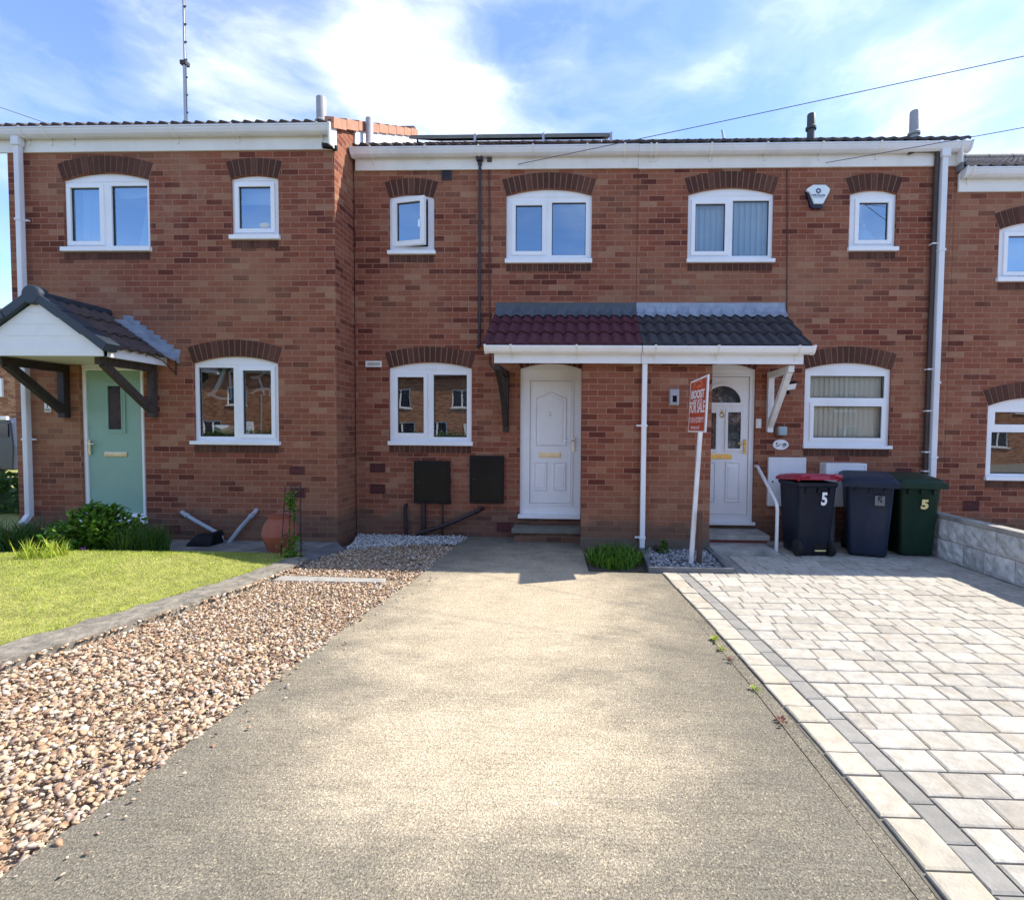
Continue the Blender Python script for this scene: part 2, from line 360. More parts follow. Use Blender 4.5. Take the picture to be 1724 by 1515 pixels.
    def build(s, name, mats, parent=None, smooth=False, bevel=0, uv=False, seg=2):
        base = world_base(parent)
        me = bpy.data.meshes.new(name)
        me.from_pydata([(v[0]-base.x, v[1]-base.y, v[2]-base.z) for v in s.v], [], s.f)
        mats = [mats] if isinstance(mats, str) else mats
        for mm in mats: me.materials.append(MATS[mm])
        me.polygons.foreach_set('material_index', s.m)
        if bevel:
            bm = bmesh.new(); bm.from_mesh(me); bmesh.ops.remove_doubles(bm, verts=bm.verts, dist=1e-5)
            es = [e for e in bm.edges if len(e.link_faces) == 2 and e.calc_face_angle(0) > .5]
            bmesh.ops.bevel(bm, geom=es, offset=bevel, segments=seg, profile=.6, affect='EDGES', clamp_overlap=True)
            bm.to_mesh(me); bm.free()
        if uv:
            lay = me.uv_layers.new(name='UVMap')
            for pl in me.polygons:
                n = pl.normal
                for li in pl.loop_indices:
                    c = me.vertices[me.loops[li].vertex_index].co+base
                    lay.data[li].uv = (c.x, c.y) if abs(n.z) > .75 else ((c.y+.1125, c.z) if abs(n.x) > abs(n.y) else (c.x, c.z))
        if smooth: me.polygons.foreach_set('use_smooth', [True]*len(me.polygons)); me.set_sharp_from_angle(angle=R(40)) if hasattr(me, 'set_sharp_from_angle') else None
        me.update()
        o = bpy.data.objects.new(name, me); COL.objects.link(o); o.parent = parent
        return o

def rawmesh(name, verts, faces_flat, nper, mat, smooth=False, parent=None):
    me = bpy.data.meshes.new(name); nv = len(verts); nf = len(faces_flat)//nper
    me.vertices.add(nv); me.vertices.foreach_set('co', np.asarray(verts, np.float32).ravel())
    me.loops.add(len(faces_flat)); me.loops.foreach_set('vertex_index', np.asarray(faces_flat, np.int32))
    me.polygons.add(nf); me.polygons.foreach_set('loop_start', np.arange(nf, dtype=np.int32)*nper)
    me.materials.append(MATS[mat])
    if smooth: me.polygons.foreach_set('use_smooth', np.ones(nf, bool))
    me.update(calc_edges=True); me.validate()
    o = bpy.data.objects.new(name, me); COL.objects.link(o); o.parent = parent
    return o

def text(body, size, mat, parent, loc, rot=(math.pi/2, 0, 0), name='lettering', sx=1, fat=0, ext=.0012, rotm=None):
    cu = bpy.data.curves.new(name, 'FONT'); cu.body = body; cu.size = size; cu.align_x = 'CENTER'; cu.align_y = 'CENTER'; cu.extrude = ext; cu.offset = fat
    t = bpy.data.objects.new('tmp', cu); COL.objects.link(t)
    bpy.context.view_layer.update()
    me = bpy.data.meshes.new_from_object(t.evaluated_get(bpy.context.evaluated_depsgraph_get()))
    bpy.data.objects.remove(t); bpy.data.curves.remove(cu)
    Mx = (rotm if rotm is not None else Euler(rot).to_matrix()) @ Matrix.Diagonal((sx, 1, 1))
    base = world_base(parent)
    me.transform(Matrix.Translation(Vector(loc)-base) @ Mx.to_4x4())
    me.materials.clear(); me.materials.append(MATS[mat])
    o = bpy.data.objects.new(name, me); COL.objects.link(o); o.parent = parent
    return o

def in_poly(px, py, poly):
    c = np.zeros(len(px), bool); n = len(poly)
    for i in range(n):
        x0, y0 = poly[i][:2]; x1, y1 = poly[(i+1) % n][:2]
        k = ((y0 > py) != (y1 > py)) & (px < (x1-x0)*(py-y0)/((y1-y0) or 1e-9)+x0); c ^= k
    return c
def sample_poly(poly, n):
    a = np.array([p[:2] for p in poly]); lo, hi = a.min(0), a.max(0); out = np.zeros((0, 2))
    while len(out) < n:
        q = rng.random((n*2, 2))*(hi-lo)+lo; out = np.vstack([out, q[in_poly(q[:, 0], q[:, 1], poly)]])
    return out[:n]
def flat(name, poly, z, mat, depth=.12, parent=None, kind='structure', label=None):
    o = MB().prism([tuple(p[:2]) for p in poly], 'z', z-depth, z).build(name, mat, parent); tag(o, label, kind=kind); return o

def ico(sub):
    bm = bmesh.new(); bmesh.ops.create_icosphere(bm, subdivisions=sub, radius=1)
    v = np.array([x.co[:] for x in bm.verts]); f = np.array([[x.index for x in p.verts] for p in bm.faces]); bm.free(); return v, f
def rots(n):
    q = rng.normal(size=(n, 4)); q /= np.linalg.norm(q, axis=1)[:, None]; w, x, y, z = q.T
    return np.stack([np.stack([1-2*(y*y+z*z), 2*(x*y-z*w), 2*(x*z+y*w)], -1), np.stack([2*(x*y+z*w), 1-2*(x*x+z*z), 2*(y*z-x*w)], -1), np.stack([2*(x*z-y*w), 2*(y*z+x*w), 1-2*(x*x+y*y)], -1)], 1)
def stones(name, xy, z, size, mat, sub=1, flatness=.7, zfun=None, smooth=True, jag=.12):
    v, f = ico(sub); n = len(xy)
    s = size[0]+(size[1]-size[0])*rng.random(n)**1.6
    ax = np.stack([s*(.75+.5*rng.random(n)), s*(.6+.35*rng.random(n)), s*flatness*(.6+.4*rng.random(n))], 1)/2
    vv = v[None]*(1+jag*rng.normal(size=(n, len(v), 1)))
    P = vv*ax[:, None, :]
    tilt = rng.normal(size=(n, 2))*.35; az = rng.random(n)*6.283
    ca, sa = np.cos(az), np.sin(az)
    x = P[..., 0]*ca[:, None]-P[..., 1]*sa[:, None]; y = P[..., 0]*sa[:, None]+P[..., 1]*ca[:, None]; zz = P[..., 2]+x*tilt[:, :1]+y*tilt[:, 1:]
    z0 = (z if zfun is None else zfun(xy[:, 0], xy[:, 1]))+s*.12+rng.random(n)*.012
    P = np.stack([x+xy[:, :1], y+xy[:, 1:2], zz+np.broadcast_to(z0, (n,))[:, None]], -1)
    F_ = (f[None]+(np.arange(n)*len(v))[:, None, None]).reshape(-1)
    return rawmesh(name, P.reshape(-1, 3), F_, 3, mat, smooth)

def blades(name, base, h, w, lean, mat, parent=None, segs=2, droop=0.0):
    # tapering, bending grass or strap leaves: base (n,3), heights (n,)
    n = len(base); w = np.broadcast_to(np.asarray(w, float), (n,)); h = np.asarray(h); az = rng.random(n)*6.283; fa = az+rng.normal(size=n)*.5+1.57
    dx, dy = np.cos(az), np.sin(az); wx, wy = np.cos(fa), np.sin(fa)
    lv = segs+1; vs = []
    ln = lean*(.3+rng.random(n))
    for i in range(lv):
        t = i/segs; out = ln*h*t**1.7; zz = h*(t-droop*ln*t**3)
        ww = w*(1-t)**.7 if i < segs else 0*w
        c = base+np.stack([dx*out, dy*out, zz], 1); off = np.stack([wx*ww/2, wy*ww/2, 0*ww], 1)
        vs += [c-off, c+off] if i < segs else [c]
    V = np.stack(vs, 1); k = V.shape[1]; o = (np.arange(n)*k)[:, None]
    tr = []
    for i in range(segs):
        a = 2*i
        if i < segs-1: tr += [(a, a+1, a+3), (a, a+3, a+2)]
        else: tr += [(a, a+1, a+2)]
    T = (np.array(tr).reshape(1, -1)+o).reshape(-1)
    return rawmesh(name, V.reshape(-1, 3), T, 3, mat, True, parent)

LEAF = np.array([(0, 0, 0), (.30, .30, .06), (.26, .62, .05), (0, 1, -.04), (-.26, .62, .05), (-.30, .30, .06), (0, .5, -.02)])
LEAF_T = np.array([(0, 1, 6), (1, 2, 6), (2, 3, 6), (3, 4, 6), (4, 5, 6), (5, 0, 6)])
def leaves(name, centers, dirs, size, mat, parent=None, flat_=.5):
    n = len(centers)
    d = dirs/np.linalg.norm(dirs, axis=1)[:, None]
    up = rng.normal(size=(n, 3))*(1-flat_)+np.array([0, 0, 1])*flat_*2
    x = np.cross(d, up); x /= np.linalg.norm(x, axis=1)[:, None]+1e-9; z = np.cross(x, d)
    s = size*(.6+.7*rng.random(n))
    V = (LEAF[None, :, 0, None]*x[:, None]+LEAF[None, :, 1, None]*d[:, None]+LEAF[None, :, 2, None]*z[:, None])*s[:, None, None]+centers[:, None]
    T = (LEAF_T.reshape(1, -1)+(np.arange(n)*7)[:, None]).reshape(-1)
    base = world_base(parent)
    return rawmesh(name, V.reshape(-1, 3)-np.array(base[:]), T, 3, mat, False, parent)
def rel(P, parent): return np.asarray(P)-np.array(world_base(parent)[:])

# ------------------------------------------------------------------ light
SUN = Vector((.92, .31, 1)).normalized()
el = math.asin(SUN.z); az = math.atan2(SUN.x, SUN.y)
w = bpy.data.worlds.new('World'); scene.world = w; w.use_nodes = True
nt = w.node_tree; nt.nodes.clear()
out = nt.nodes.new('ShaderNodeOutputWorld'); bg = nt.nodes.new('ShaderNodeBackground'); L(nt, bg.outputs[0], out.inputs[0])
sky = nt.nodes.new('ShaderNodeTexSky'); sky.sky_type = 'NISHITA'; sky.sun_disc = False
sky.sun_elevation = el; sky.sun_rotation = az; sky.air_density = .9; sky.dust_density = .25; sky.ozone_density = 4.0
d = nt.nodes.new('ShaderNodeTexCoord').outputs['Generated']
def vdot(c, p0, p1, amp):
    dp = N(nt, 'VectorMath', operation='DOT_PRODUCT'); L(nt, d, dp.inputs[0]); dp.inputs[1].default_value = Vector(c).normalized()
    mr = N(nt, 'MapRange', interpolation_type='SMOOTHSTEP'); L(nt, dp.outputs['Value'], mr.inputs['Value'])
    mr.inputs['From Min'].default_value = math.cos(R(p0)); mr.inputs['From Max'].default_value = math.cos(R(p1)); mr.inputs['To Max'].default_value = amp
    return mr.outputs[0]
def add(a, b_):
    q = N(nt, 'Math', operation='ADD'); L(nt, a, q.inputs[0])
    if hasattr(b_, 'is_linked'): L(nt, b_, q.inputs[1])
    else: q.inputs[1].default_value = b_
    return q.outputs[0]
mp = N(nt, 'Mapping'); mp.inputs['Scale'].default_value = (1, 1, 1.9); mp.inputs['Rotation'].default_value = (0, R(24), 0); L(nt, d, mp.inputs[0])
warp = N(nt, 'TexNoise', Scale=2.6, Detail=3); L(nt, mp.outputs[0], warp.inputs['Vector'])
wm = N(nt, 'VectorMath', operation='MULTIPLY_ADD'); L(nt, warp.outputs['Color'], wm.inputs[0]); wm.inputs[1].default_value = (.35,)*3; L(nt, mp.outputs[0], wm.inputs[2])
n1 = N(nt, 'TexNoise', Scale=3.4, Detail=9, Roughness=.58); L(nt, wm.outputs[0], n1.inputs['Vector'])
nm = N(nt, 'Math', operation='MULTIPLY_ADD'); L(nt, n1.outputs['Fac'], nm.inputs[0]); nm.inputs[1].default_value = 1.25; nm.inputs[2].default_value = -.145
mp2 = N(nt, 'Mapping'); mp2.inputs['Scale'].default_value = (1.0, 1.0, 4.5); mp2.inputs['Rotation'].default_value = (0, R(-32), R(10)); L(nt, d, mp2.inputs[0])
n2 = N(nt, 'TexNoise', Scale=3.2, Detail=8, Roughness=.62, Distortion=.6); L(nt, mp2.outputs[0], n2.inputs['Vector'])
ci = ramp(nt, n2.outputs['Fac'], [(.48, (0, 0, 0)), (.78, (.18, .18, .18))])
cl = add(nm.outputs[0], ci.outputs[0])
for c, p0, p1, amp in [((-.26, .815, .52), 10, 1, .25), ((-.31, .76, .59), 8, 1, .13), ((-.17, .87, .44), 10, 1, .14), ((-.40, .77, .47), 9, 1, .12), ((-.52, .68, .53), 7, 1, .08), ((.40, .78, .44), 11, 2, .12),
                       ((.62, .6, .5), 34, 5, .05), ((-.70, .58, .42), 6, 1, .13), ((.12, .9, .40), 8, 1, .12)]:
    cl = add(cl, vdot(c, p0, p1, amp))
cf = ramp(nt, cl, [(.40, (.02, .02, .02)), (.58, (.15, .15, .15)), (.76, (.42, .42, .42)), (1.0, (1, 1, 1))])
CLOUD = (5.6, 5.8, 6.0)
skyc = mixc(nt, cf.outputs[0], mixc(nt, 1.0, sky.outputs[0], (1.0, 1.0, 1.08), 'MULTIPLY'), CLOUD)
L(nt, skyc, bg.inputs[0]); bg.inputs[1].default_value = .15
sd = bpy.data.lights.new('sun', 'SUN'); sd.energy = 4.1; sd.angle = R(.5); sd.color = (1, .93, .82)
so = bpy.data.objects.new('sun', sd); COL.objects.link(so); so.rotation_euler = SUN.to_track_quat('Z', 'Y').to_euler(); so.location = (0, 0, 30)
vs = scene.view_settings; vs.view_transform = 'Standard'; vs.look = 'None'; vs.gamma = 1; vs.exposure = 1.08
scene.cycles.max_bounces = 8; scene.cycles.transparent_max_bounces = 12
scene.cycles.use_denoising = True
scene.cycles.sample_clamp_indirect = 6


# ------------------------------------------------------------------ house building blocks
def arch_shape(xl, xr, zb, zs, za, n=12):
    w_ = (xr-xl)/2; r = max(za-zs, .004); Rr = (w_*w_+r*r)/(2*r); zc = za-Rr; xc = (xl+xr)/2; A = math.asin(min(1, w_/Rr))
    arc = [(xc+Rr*math.sin(A-2*A*i/n), zc+Rr*math.cos(A-2*A*i/n)) for i in range(n+1)]
    return [(xl, zb), (xr, zb)]+arc, (xc, zc, Rr, A)

def brick_arch(parent, arc, Yw, height=.215):
    xc, zc, Rr, A = arc; mb = MB(); n = max(5, round(2*A*(Rr+.1)/.077)); rin, rout = Rr+.004, Rr+height
    seg = 16
    pts = [(xc+rin*math.sin(-A+2*A*i/seg), zc+rin*math.cos(-A+2*A*i/seg)) for i in range(seg+1)]+[(xc+rout*math.sin(A-2*A*i/seg), zc+rout*math.cos(A-2*A*i/seg)) for i in range(seg+1)]
    mb.plate(pts, [], Yw-.0025, Yw+.002, 1)
    for i in range(n):
        a0 = -A+2*A*i/n; a1 = a0+2*A/n; g = .0062
        q = []
        for r_, a_, s_ in ((rin, a0, 1), (rin, a1, -1), (rout, a1, -1), (rout, a0, 1)):
            q.append((xc+r_*math.sin(a_+s_*g/r_), zc+r_*math.cos(a_+s_*g/r_)))
        mb.plate(q, [], Yw-.0075-random.random()*.002, Yw-.001, 0)
    return mb.build('brick_arch', ['arch_brick', 'mortar'], parent)

def sill_course(parent, xl, xr, zt, Yw, h=.1):
    mb = MB(); mb.box(xl, xr, Yw-.0025, Yw+.01, zt-h, zt, 1); n = round((xr-xl)/.075); w_ = (xr-xl)/n
    for i in range(n): mb.box(xl+i*w_+.004, xl+(i+1)*w_-.004, Yw-.0075, Yw-.001, zt-h+.003, zt-.004, 0)
    return mb.build('brick_sill', ['arch_brick', 'mortar'], parent)

def rect(x0, x1, z0, z1): return [(x0, z0), (x1, z0), (x1, z1), (x0, z1)]
def pxrect(x0, x1, y0, y1, Y):
    a, b_ = at(x0, (y0+y1)/2, Y).x, at(x1, (y0+y1)/2, Y).x
    return a, b_, at((x0+x1)/2, y1, Y).z, at((x0+x1)/2, y0, Y).z

def window(house, holes, Yw, x0, x1, ys, ya, yb, sill, panes, label=None, gl='glass', arch=True, fill=None, bead='gasket'):
    ym = (ys+yb)/2; xl, xr = at(x0, ym, Yw).x, at(x1, ym, Yw).x; xm = (x0+x1)/2
    zs, za, zb = at(xm, ys, Yw).z, at(xm, ya, Yw).z, at(xm, yb, Yw).z
    shape, arc = arch_shape(xl, xr, zb, zs, za); holes.append(shape)
    Yf = Yw+.035; fr = MB(); hs = []; sashes = []; panes_w = []
    for p in panes:
        a, b_, c, d_ = pxrect(*p[:4], Yf); kind = p[4] if len(p) > 4 else ''
        panes_w.append((a, b_, c, d_, kind))
        e_ = .064 if kind == 'open' else .012; hs.append(rect(a-e_, b_+e_, c-e_, d_+e_) if kind else rect(a, b_, c, d_))
        if not kind:
            fr.plate(rect(a, b_, c, d_), [rect(a+.009, b_-.009, c+.009, d_-.009)], Yf+.02, Yf+.03, 1, edge=False)
    fr.plate(shape, hs, Yf, Yf+.055, 0, edge=False)
    fr.box(xl+.002, xr-.002, Yf-.006, Yf-.001, zs-.012, zs+.006, 0)
    w_ = fr.build('window', ['upvc', bead], house); tag(w_, label)
    for a, b_, c, d_, kind in panes_w:
        g = MB()
        if kind == 'open':
            # side-hung light standing ajar: turned outwards about its left edge
            s_ = MB(); s_.plate(rect(a-.066, b_+.066, c-.066, d_+.066), [rect(a, b_, c, d_)], -.02, .03, 0, back=True)
            s_.plate(rect(a, b_, c, d_), [rect(a+.009, b_-.009, c+.009, d_-.009)], 0, .01, 1, edge=False)
            hinge = Matrix.Translation((a-.066, Yf-.002, 0)) @ Matrix.Rotation(R(-12), 4, 'Z') @ Matrix.Translation((-(a-.066), 0, 0))
            s_.v = [tuple(hinge @ Vector(v)) for v in s_.v]; so_ = s_.build('sash', ['upvc', bead], w_); tag(so_, 'opening light pushed ajar')
            g.add([hinge @ Vector(v) for v in [(a, .012, c), (b_, .012, c), (b_, .012, d_), (a, .012, d_)]], [(0, 1, 2, 3)]); g.build('pane', gl, so_)
            hd = MB(); q = hinge @ Vector((b_-.02, -.03, (c+d_)/2-.05)); hd.box(q.x, q.x+.03, q.y-.01, q.y+.01, q.z-.05, q.z+.05); hd.build('handle', 'chrome', so_)
            continue
        if kind == 'sash':
            s_ = MB(); s_.plate(rect(a-.052, b_+.052, c-.052, d_+.052), [rect(a, b_, c, d_)], Yf-.017, Yf+.02, 0)
            s_.plate(rect(a, b_, c, d_), [rect(a+.009, b_-.009, c+.009, d_-.009)], Yf+.005, Yf+.015, 1, edge=False)
            par = s_.build('sash', ['upvc', bead], w_)
        else: par = w_
        yg = Yf+(.016 if kind else .031)
        g.add([(a, yg, c), (b_, yg, c), (b_, yg, d_), (a, yg, d_)], [(0, 1, 2, 3)]); g.build('pane', gl, par)
    sa, sb, s0, s1 = pxrect(*sill, Yw-.03)
    MB().box(sa, sb, Yw-.045, Yf+.03, s0, zb+.001).build('sill', 'upvc', w_, bevel=.006)
    if arch: brick_arch(w_, arc, Yw)
    sill_course(w_, xl, xr, s0-.006, Yw)
    return w_, (xl, xr, zb, zs), panes_w

def vertical_blind(parent, x0, x1, z0, z1, Y, mat, n, turn=28, jit=4):
    mb = MB(); w_ = (x1-x0)/n
    for i in range(n):
        xc = x0+(i+.5)*w_; a = R(turn+random.uniform(-jit, jit)); hw = w_*.64
        dx, dy = math.cos(a)*hw, math.sin(a)*hw
        mb.add([(xc-dx, Y-dy, z0), (xc, Y+.008, z0), (xc+dx, Y+dy, z0), (xc-dx, Y-dy, z1), (xc, Y+.008, z1), (xc+dx, Y+dy, z1)], [(0, 1, 4, 3), (1, 2, 5, 4)])
    mb.box(x0, x1, Y-.02, Y+.03, z1, z1+.03)
    return mb.build('vertical_blind', mat, parent)
def venetian(parent, x0, x1, z0, z1, Y, mat='venetian', pitch=.026):
    mb = MB(); n = int((z1-z0)/pitch)
    for i in range(n):
        z = z0+i*pitch; mb.add([(x0, Y-.011, z-.004), (x1, Y-.011, z-.004), (x1, Y+.011, z+.005), (x0, Y+.011, z+.005)], [(0, 1, 2, 3)])
    for x in (x0+.12, x1-.12): mb.box(x, x+.003, Y-.014, Y-.012, z0, z1)
    return mb.build('venetian_blind', mat, parent)
def curtain(parent, pts_top, pts_bot, z0, z1, Y, mat, waves=8, name='curtain'):
    mb = MB(); n = 60; vs = []
    for i in range(n+1):
        t = i/n; y = Y+.025*math.sin(t*waves*6.283)+.01*math.sin(t*waves*2.7)
        vs += [(pts_bot[0]+(pts_bot[1]-pts_bot[0])*t, y, z0), (pts_top[0]+(pts_top[1]-pts_top[0])*t, y, z1)]
    mb.add(vs, [(2*i, 2*i+2, 2*i+3, 2*i+1) for i in range(n)])
    return mb.build(name, mat, parent, smooth=True)
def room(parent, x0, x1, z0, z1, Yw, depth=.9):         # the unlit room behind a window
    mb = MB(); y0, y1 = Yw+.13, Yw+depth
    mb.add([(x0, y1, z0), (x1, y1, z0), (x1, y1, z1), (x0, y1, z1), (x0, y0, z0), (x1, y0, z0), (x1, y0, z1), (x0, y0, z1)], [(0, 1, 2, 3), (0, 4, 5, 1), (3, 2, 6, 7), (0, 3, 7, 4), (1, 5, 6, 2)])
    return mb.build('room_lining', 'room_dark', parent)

def tile_roof(parent, name, x0, x1, Ye, Ze, Yr, tan, mat, period=.15, course=.33, amp=.016, lip=.022, per=8, skew=None):
    L_ = math.hypot(Yr-Ye, (Yr-Ye)*tan); nr = max(1, round(L_/course)); c = 1/math.hypot(1, tan); s_ = tan*c
    nx = max(2, int((x1-x0)/period*per)); vs = []; fs = []
    nrm = (0, -s_, c)
    def prof(x):
        t = (x/period) % 1
        return amp*(1.0*math.sin(2*math.pi*t)+.35*math.sin(4*math.pi*t+.6))
    for r_ in range(nr):
        for k, (d_, h) in enumerate(((r_*L_/nr, -.012), (r_*L_/nr, lip), ((r_+1)*L_/nr+.02, 0))):
            for i in range(nx+1):
                x = x0+(x1-x0)*i/nx
                hh = h+prof(x)+(0 if k else 0)
                yb, zb = Ye+d_*c, Ze+d_*s_
                xx = x+(skew(yb, x) if skew else 0)
                vs.append((xx, yb+nrm[1]*hh, zb+nrm[2]*hh))
        o = r_*3*(nx+1)
        for k in range(2):
            for i in range(nx):
                a = o+k*(nx+1)+i; fs.append((a, a+1, a+nx+2, a+nx+1))
    mb = MB(); mb.add(vs, fs)
    # underlay so the roof is a solid slope from every side
    mb.add([(x0, Ye, Ze-.03), (x1, Ye, Ze-.03), (x1, Yr, Ze+(Yr-Ye)*tan-.03), (x0, Yr, Ze+(Yr-Ye)*tan-.03)], [(3, 2, 1, 0)])
    return mb.build(name, mat, parent)

PITCH_T = .543
def house_shell(house, holes, x0, x1, Yw, mat, roofmat, dz=0, Yb=6.2, tile_x=None, gl=None):
    Yr = Yw+3.05; Ze = 5.355+dz; Ye = Yw-.15
    zr = Ze+(Yr-Ye)*PITCH_T; zw = Ze+.12*PITCH_T-.05
    wl = MB(); wl.plate(rect(x0, x1, -.1, zw), holes, Yw, Yw+.14, 0, edge=False)
    for x, sgn in ((x0, -1), (x1, 1)):
        side = [(Yw, -.1), (Yb, -.1), (Yb, zw-.1), (Yr, zr-.1), (Yw, zw)]
        vs = [(x, y, z) for y, z in side]; wl.add(vs, [tuple(range(5)) if sgn > 0 else tuple(range(5))[::-1]])
    wl.add([(x0, Yb, -.1), (x1, Yb, -.1), (x1, Yb, zw), (x0, Yb, zw)], [(1, 0, 3, 2)])
    wall = wl.build('wall', mat, house, uv=True)
    a, b_ = tile_x or (x0, x1)
    roof = tile_roof(house, 'roof', a, b_, Ye, Ze, Yr, PITCH_T, roofmat, period=.157)
    bk = MB(); bk.add([(a, Yr, zr), (b_, Yr, zr), (b_, Yb+.2, zw-.1), (a, Yb+.2, zw-.1)], [(0, 1, 2, 3)]); bk.build('roof_slope', roofmat, house)
    rd = MB(); n = int((b_-a)/.42)
    for i in range(n):
        xa = a+(b_-a)*i/n; rd.tube([(xa, Yr, zr-.02), (xa+(b_-a)/n-.015, Yr, zr-.02)], .12, 12)
    rd.build('ridge', roofmat, house, smooth=True)
    return wall, roof

def gutter(house, x0, x1, Yw, zt, brackets, cap=(True, True), mat='gutter_white', drop=.1, proj=.125, Yoff=.03):
    P = [(Yw-Yoff-.002, zt), (Yw-Yoff-.002, zt-drop*.9), (Yw-Yoff-.03, zt-drop), (Yw-Yoff-.072, zt-drop), (Yw-Yoff-.1, zt-drop*.8), (Yw-Yoff-proj+.006, zt-drop*.4), (Yw-Yoff-proj+.002, zt-.02), (Yw-Yoff-proj-.006, zt-.018), (Yw-Yoff-proj-.006, zt)]
    g = MB().prism(P, 'x', x0, x1).build('gutter', mat, house)
    cy_, cz = Yw-Yoff-.06, zt-.05
    big = [(cy_+(y-cy_)*1.12, cz+(z-cz)*1.2) for y, z in P]
    for x in brackets:
        b_ = MB().prism(big, 'x', x-.012, x+.012)
        b_.box(x-.012, x+.012, Yw-Yoff-.012, Yw-Yoff+.004, zt-drop-.07, zt-drop*.9); b_.build('gutter_bracket', 'upvc_cream', g)
    for x, k in ((x0, cap[0]), (x1, cap[1])):
        if k: MB().prism(big, 'x', x-.012, x+.012).build('end_cap', mat, g)
    return g
def fascia(house, x0, x1, Yw, z0, z1, mat='upvc_cream', joints=()):
    mb = MB().box(x0, x1, Yw-.03, Yw-.003, z0, z1)
    for x in joints: mb.box(x-.025, x+.025, Yw-.036, Yw-.031, z0-.003, z1-.05)
    return mb.build('fascia', mat, house, bevel=.004)
def downpipe(house, x0, xb, Y, zt, zb, clips, mat='gutter_white', wd=.066, shoe=False, clipside=-1):
    mb = MB().bar((x0, Y, zt), (xb, Y, zb), wd, wd, up=(0, 1, 0))
    mb.box(x0-wd*.75, x0+wd*.75, Y-wd*.75, Y+wd*.6, zt-.10, zt+.012)
    if shoe: mb.bar((xb, Y, zb+.02), (xb+.01, Y-.1, zb-.09), wd, wd)
    p = mb.build('downpipe', mat, house, bevel=.01)
    for z in clips:
        x = x0+(xb-x0)*(zt-z)/(zt-zb)
        MB().box(x-wd*.62, x+wd*.62, Y-wd*.6, Y+.04, z-.014, z+.014).box(min(x, x+clipside*.09), max(x, x+clipside*.09), Y+.015, Y+.04, z-.01, z+.01).build('pipe_clip', mat, p)
    return p
def air_brick(house, x0, x1, y0, y1, Yw, mat='airbrick'):
    a, b_, c, d_ = pxrect(x0, x1, y0, y1, Yw); mb = MB()
    mb.box(a, b_, Yw-.004, Yw-.001, c, d_, 1); t = .012
    mb.plate(rect(a, b_, c, d_), [rect(a+t, b_-t, c+t, d_-t)], Yw-.010, Yw-.003, 0)
    n = 4
    for i in range(1, n): z = c+t+(d_-c-2*t)*i/n; mb.box(a+t, b_-t, Yw-.009, Yw-.003, z-.007, z+.007, 0)
    for i in range(1, 6): x = a+t+(b_-a-2*t)*i/6; mb.box(x-.004, x+.004, Yw-.0085, Yw-.003, c+t, d_-t, 0)
    return mb.build('air_brick', [mat, 'dark_hole'], house)
def flue(house, px, ytop, Y, z_base, r=.065, collar=None, mat='flue_grey'):
    p = at(px, ytop, Y); zt = p.z
    col = at(px, collar, Y).z if collar else zt-.25
    prof = [(r*.98, z_base), (r*.98, col-.06), (r*1.35, col-.05), (r*1.38, col-.02), (r*1.05, col), (r*1.05, zt-.012), (r*.97, zt), (r*.8, zt), (r*.8, zt-.1), (0, zt-.1)]
    return MB().lathe(prof, (p.x, p.y, 0), 24, 0).build('vent_pipe', mat, house, smooth=True)
def moulding(mb, x0, x1, z0, z1, Y, t=.022, h=.012, top=None, m=0):
    # raised panel frame: sloping mouldings round a slightly raised field
    o = rect(x0, x1, z0, z1); i = rect(x0+t, x1-t, z0+t, z1-t)
    if top:                                  # shaped top: list of (u, dz) above z1
        o = [(x0, z0), (x1, z0)]+[(x0+(x1-x0)*u, z1+dz) for u, dz in top]
        cx, cz = (x0+x1)/2, (z0+z1)/2; i = [(cx+(x-cx)*(1-2*t/(x1-x0)), cz+(z-cz)*(1-2*t/(z1-z0))) for x, z in o]
    n = len(o)
    def ring(p, yp, q, yq): mb.add([(x, yp, z) for x, z in p]+[(x, yq, z) for x, z in q], [(k, (k+1) % n, n+(k+1) % n, n+k) for k in range(n)], m)
    cx = sum(x for x, z in o)/n; cz = sum(z for x, z in o)/n
    sc = lambda p, f: [(cx+(x-cx)*f, cz+(z-cz)*f) for x, z in p]
    mid = [((a[0]+b_[0])/2, (a[1]+b_[1])/2) for a, b_ in zip(o, i)]
    ring(o, Y, mid, Y-h); ring(mid, Y-h, i, Y-.001); 
    j = sc(i, .82); ring(i, Y-.001, j, Y-h*.7)
    mb.add([(x, Y-h*.7, z) for x, z in j], [tuple(range(n))], m)
